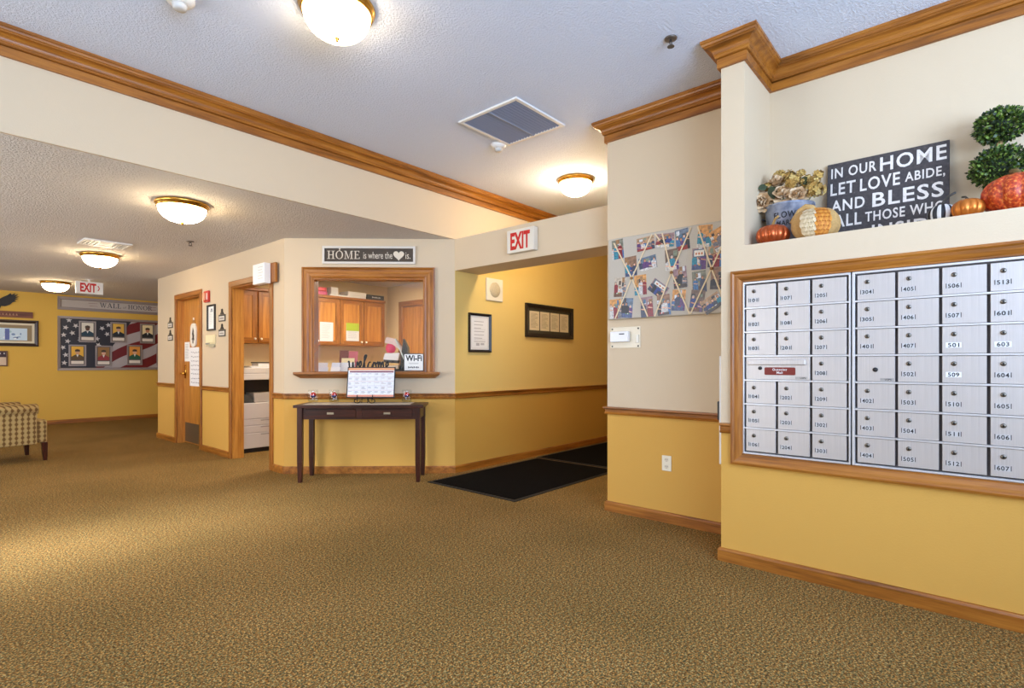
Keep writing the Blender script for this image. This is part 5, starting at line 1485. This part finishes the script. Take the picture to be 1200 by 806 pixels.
# roses
PET = [P((222, 192, 152), 0.6, 0, None, 0.05, None, 30), P((206, 168, 124), 0.6, 0, None, 0.05, None, 30)]
STEM = P((86, 92, 52), 0.7); LEAF = P((60, 70, 42), 0.6, 0, None, 0.2, None, 30)
def rose(label, head, base, r, face):
    """head world position; petals open along 'face' direction"""
    t = thing('cream_rose', label, 'flower', base, 0, 'cream roses in the bucket')
    h = Vector(head)-Vector(base)
    d = Vector(face).normalized(); u = d.cross(Vector((0, 0, 1)));
    u = u.normalized() if u.length > 1e-3 else Vector((1, 0, 0)); v_ = d.cross(u)
    m = MB(); m.smooth = True; rr = random.Random(int(head[1]*1000))
    for ring, (n, rad, lift, pw, ph) in enumerate([(4, 0.22, 0.45, 0.40, 0.55), (5, 0.42, 0.34, 0.50, 0.65), (6, 0.64, 0.18, 0.56, 0.7), (8, 0.86, -0.06, 0.56, 0.7)]):
        for k in range(n):
            a = 2*math.pi*k/n+ring*0.6+rr.uniform(-0.15, 0.15)
            rd = u*math.cos(a)+v_*math.sin(a); tg = -u*math.sin(a)+v_*math.cos(a)
            m.mat(PET[(k+ring) % 2]); b0 = len(m.v)
            for i in range(4):
                for j in range(4):
                    s = (j/3-0.5)*2; q = i/3
                    wv = pw*r*math.sin(math.pi*(0.25+0.6*q))*s
                    out = rad*r*(0.35+0.65*q) + (0.14*r*q*q if ring > 1 else -0.05*r*q) - 0.16*r*s*s
                    up = lift*r-0.25*r+ph*r*q*(1-0.35*ring*q*0.5)
                    m.v.append(tuple(h+rd*out+tg*wv+d*up))
            for i in range(3):
                for j in range(3): m.face((b0+i*4+j, b0+i*4+j+1, b0+(i+1)*4+j+1, b0+(i+1)*4+j))
    m.build('petals', None, t)
    m = MB(); m.smooth = True; m.tube([(0, 0, 0), tuple(h*0.6+Vector((0, 0, 0.01))), tuple(h-d*r*0.3)], 0.003, 6); m.build('stem', STEM, t)
    return t
bz = ZS+0.0225
rose('large cream rose drooping at the left of the flower bucket', (3.40, 0.962, 2.112), (3.44, 0.86, bz), 0.066, (-0.9, 0.1, 0.05))
rose('cream rose in the middle front of the flower bucket', (3.40, 0.858, 2.135), (3.455, 0.85, bz), 0.070, (-0.8, -0.1, 0.5))
rose('highest cream rose in the flower bucket', (3.44, 0.896, 2.225), (3.47, 0.855, bz), 0.064, (-0.6, 0.1, 0.8))
rose('cream rose at the right of the flower bucket above the woven pumpkin', (3.40, 0.780, 2.112), (3.46, 0.825, bz), 0.062, (-0.9, -0.2, 0.3))
HY = [P((190, 152, 78), 0.8, 0, None, 0.1, None, 40), P((168, 128, 60), 0.8), P((208, 178, 108), 0.8)]
def sprig(label, head, base, r, n, seed):
    t = thing('dried_hydrangea', label, 'flower', base, 0, 'dried golden blossom sprigs in the bucket')
    h = Vector(head)-Vector(base); rr = random.Random(seed)
    m = MB()
    for k in range(n):
        d = Vector((rr.gauss(0, 1), rr.gauss(0, 1), rr.gauss(0.3, 1))).normalized()
        c = h+d*r*rr.uniform(0.45, 1.0); u = d.cross(Vector((0.3, 0.2, 0.9))).normalized(); v_ = d.cross(u)
        m.mat(rr.choice(HY)); a0 = rr.uniform(0, 3)
        for q in range(4):
            a = a0+q*math.pi/2; e = (u*math.cos(a)+v_*math.sin(a)); g = (-u*math.sin(a)+v_*math.cos(a)); s = 0.015
            b0 = len(m.v); m.v += [tuple(c), tuple(c+e*s*0.7+g*s*0.5), tuple(c+e*s*1.2+d*0.002), tuple(c+e*s*0.7-g*s*0.5)]; m.face((b0, b0+1, b0+2, b0+3))
    o = m.build('blossoms', None, t); o['kind'] = 'stuff'
    m = MB(); m.smooth = True; m.tube([(0, 0, 0), tuple(h*0.55+Vector((0, 0, 0.03))), tuple(h)], 0.0025, 6); m.build('stem', STEM, t)
SP = [((3.46,0.890,2.262),0.034,30,'dried golden sprig at the top left of the bouquet'),((3.46,0.838,2.255),0.030,26,'dried golden sprig at the top centre of the bouquet'),
      ((3.42,0.806,2.205),0.040,36,'large dried golden sprig in the middle of the bouquet'),((3.45,0.772,2.256),0.018,10,'tiny golden bud on a tall stem in the bouquet'),
      ((3.43,0.738,2.195),0.032,28,'dried golden sprig right of the bouquet middle'),((3.41,0.688,2.135),0.042,40,'large dried golden sprig hanging toward the lettered sign'),
      ((3.44,0.684,2.225),0.022,14,'small golden sprig standing beside the lettered sign'),((3.45,0.950,2.215),0.022,12,'small golden sprig at the far left of the bouquet'),
      ((3.42,0.700,2.180),0.028,22,'dried golden sprig just left of the lettered sign')]
for i, (p, r, n, lab) in enumerate(SP):
    sprig(lab, (p[0], p[1], p[2]-0.004), (3.475+0.03*math.cos(i*1.7), 0.842+0.03*math.sin(i*1.7), bz), r*1.25, int(n*2.2), 20+i)
# loose leaves of the bouquet: each a leaf spray
for i, (p, q, lab) in enumerate([((3.40,0.925,2.20),(3.38,0.905,2.13),'broad dark leaf between the drooping rose and the middle rose'), ((3.41,0.905,2.19),(3.385,0.885,2.16),'second dark leaf behind the middle rose'), ((3.41,0.765,2.18),(3.39,0.735,2.20),'dark leaf at the right of the bouquet'), ((3.42,0.95,2.21),(3.40,0.985,2.20),'narrow leaf at the far left of the bouquet')]):
    a = Vector(p); b = Vector(q); d = b-a; L = d.length; d.normalize(); side = d.cross(Vector((-1, 0, 0.2))).normalized()
    base = Vector((3.475, 0.842+0.012*(i-1.5), bz)); t = thing('leaf_spray', lab, 'leaf', tuple(base), 0, 'bouquet leaves')
    m = MB(); pts = []
    for k in range(6):
        s = k/5; pts.append(a-base+d*L*1.3*s+side*0.024*math.sin(math.pi*(s**0.8)))
    for k in range(5, -1, -1):
        s = k/5; pts.append(a-base+d*L*1.3*s-side*0.024*math.sin(math.pi*(s**0.8)))
    nn = d.cross(side)*0.0006
    m.poly([tuple(p_+nn) for p_ in pts[:-1]]); m.build('blade', LEAF, t)
    m = MB(); m.tube([(0, 0, 0), tuple((a-base)*0.6+Vector((0, 0, 0.02))), tuple(a-base)], 0.0025, 6); m.build('stem', STEM, t)

# lettered sign
t = thing('blessing_sign', 'large charcoal sign lettered in our home let love abide', 'sign', (3.56, 0.668, ZS+0.003), RX)
t.rotation_euler = (R(-6.5), 0, RX)
SWD, SHD = 0.560, 0.505
def slate():
    m, nt, b = base_mat('sign_charcoal_board'); n = noise(nt, 60, 4); r = ramp(nt, n.outputs['Fac'], [(0.3, (56, 50, 50)), (0.68, (76, 68, 66)), (0.76, (120, 112, 106))])
    nt.links.new(r.outputs['Color'], b.inputs['Base Color']); b.inputs['Roughness'].default_value = 0.7; return m
MB().box(0, SWD, 0, 0.02, 0, SHD).build('board', slate(), t, 0.002)
def letter_mat():
    m, nt, b = base_mat('worn_cream_letters'); n = noise(nt, 70, 3); r = ramp(nt, n.outputs['Fac'], [(0.24, (120, 108, 100)), (0.33, (222, 210, 198)), (0.6, (230, 220, 208))])
    nt.links.new(r.outputs['Color'], b.inputs['Base Color']); b.inputs['Roughness'].default_value = 0.7; return m
LM = letter_mat()
m = MB()
for key, x, z, hgt, wdt in [('IN OUR', 0.020, 0.415, 0.058, 0.222), ('HOME', 0.258, 0.405, 0.078, 0.290),
                       ('LET', 0.018, 0.312, 0.070, 0.125), ('LOVE', 0.165, 0.310, 0.070, 0.185), ('ABIDE,', 0.372, 0.318, 0.050, 0.170),
                       ('AND', 0.024, 0.214, 0.064, 0.165), ('BLESS', 0.225, 0.206, 0.078, 0.312),
                       ('ALL', 0.040, 0.118, 0.070, 0.135), ('THOSE WHO', 0.192, 0.126, 0.054, 0.350),
                       ('STEP', 0.030, 0.034, 0.048, 0.175), ('INSIDE', 0.225, 0.030, 0.070, 0.305)]:
    m.text(key, x, z, hgt, None, width=wdt, out=0.001, mat=LM)
m.build('lettering', None, t)
# right-hand pumpkins
pumpkin('striped_pumpkin', 'small black and white striped pumpkin leaning by the sign', 'pumpkin', (3.315, 0.128, ZS), 0.058, 0.098, 10, None, 0.3, (0.007, 0.05, -0.04), (70, 66, 60), 0.08, 0, 0.25, (P((230, 228, 224), 0.5), P((30, 28, 30), 0.5)))
pumpkin('small_orange_pumpkin', 'small metallic orange pumpkin left of the big red-orange one', 'pumpkin', (3.235, 0.032, ZS), 0.062, 0.088, 10, P((206, 120, 44), 0.35, 0.6, None, 0.15, None, 16), 0.1, (0.006, 0.03, 0.02), (60, 54, 46))
def bigp():
    m, nt, b = base_mat('red_orange_speckle'); n = noise(nt, 90, 3); r = ramp(nt, n.outputs['Fac'], [(0.35, (150, 44, 16)), (0.55, (206, 74, 26)), (0.68, (228, 140, 60))])
    nt.links.new(r.outputs['Color'], b.inputs['Base Color']); b.inputs['Roughness'].default_value = 0.45; return m
pumpkin('large_pumpkin', 'large red-orange speckled pumpkin at the right edge of the shelf', 'pumpkin', (3.285, -0.145, ZS), 0.138, 0.175, 12, bigp(), 0.0, (0.016, 0.05, 0.03), (120, 96, 50), 0.12)
# topiary
t = thing('topiary', 'double ball boxwood topiary behind the large pumpkin', 'topiary', (3.490, -0.083, ZS), 0)
m = MB(); m.smooth = True; m.lathe([(0.001, 0), (0.045, 0), (0.054, 0.09), (0.060, 0.092), (0.060, 0.11), (0.056, 0.11), (0.05, 0.095), (0.001, 0.094)], n=28); m.build('pot', P((120, 92, 66), 0.7), t)
m = MB(); m.smooth = True
for k in range(4):
    a = k*math.pi/2
    m.tube([(0.008*math.cos(a), 0.008*math.sin(a), 0.09), (0.009*math.cos(a+1.2), 0.009*math.sin(a+1.2), 0.28), (0.008*math.cos(a+2.4), 0.008*math.sin(a+2.4), 0.47)], 0.006, 6)
m.build('trunk', P((170, 140, 92), 0.8), t)
LG = [P((48, 70, 20), 0.5), P((78, 104, 32), 0.5), P((116, 140, 56), 0.5), P((30, 46, 14), 0.6)]
for (zc, rad, n, sd) in ((0.278, 0.100, 2200, 1), (0.477, 0.084, 1900, 2)):
    m = MB(); rr = random.Random(sd)
    for k in range(n):
        d = Vector((rr.gauss(0, 1), rr.gauss(0, 1), rr.gauss(0, 1))).normalized()
        c = Vector((0, 0, zc))+Vector((d.x*rad*1.08, d.y*rad*1.08, d.z*rad*0.9))*rr.uniform(0.72, 1.06)
        ax = (d+Vector((rr.gauss(0, 0.6), rr.gauss(0, 0.6), rr.gauss(0, 0.6)+0.3))).normalized()
        sd_ = ax.cross(Vector((rr.gauss(0, 1), rr.gauss(0, 1), rr.gauss(0, 1)))).normalized()
        L = rr.uniform(0.014, 0.022); wd = L*0.34; m.mat(LG[min(3, int(rr.random()*4))]); b0 = len(m.v)
        m.v += [tuple(c), tuple(c+ax*L*0.5+sd_*wd), tuple(c+ax*L), tuple(c+ax*L*0.5-sd_*wd)]; m.face((b0, b0+1, b0+2, b0+3))
    m.smooth = True; m.mat(LG[3])
    m.lathe([(max(1e-4, rad*0.62*math.cos(a)), zc+rad*0.58*math.sin(a)) for a in [-math.pi/2+math.pi*k/8 for k in range(9)]], n=16)
    o = m.build('foliage', None, t); o['kind'] = 'stuff'
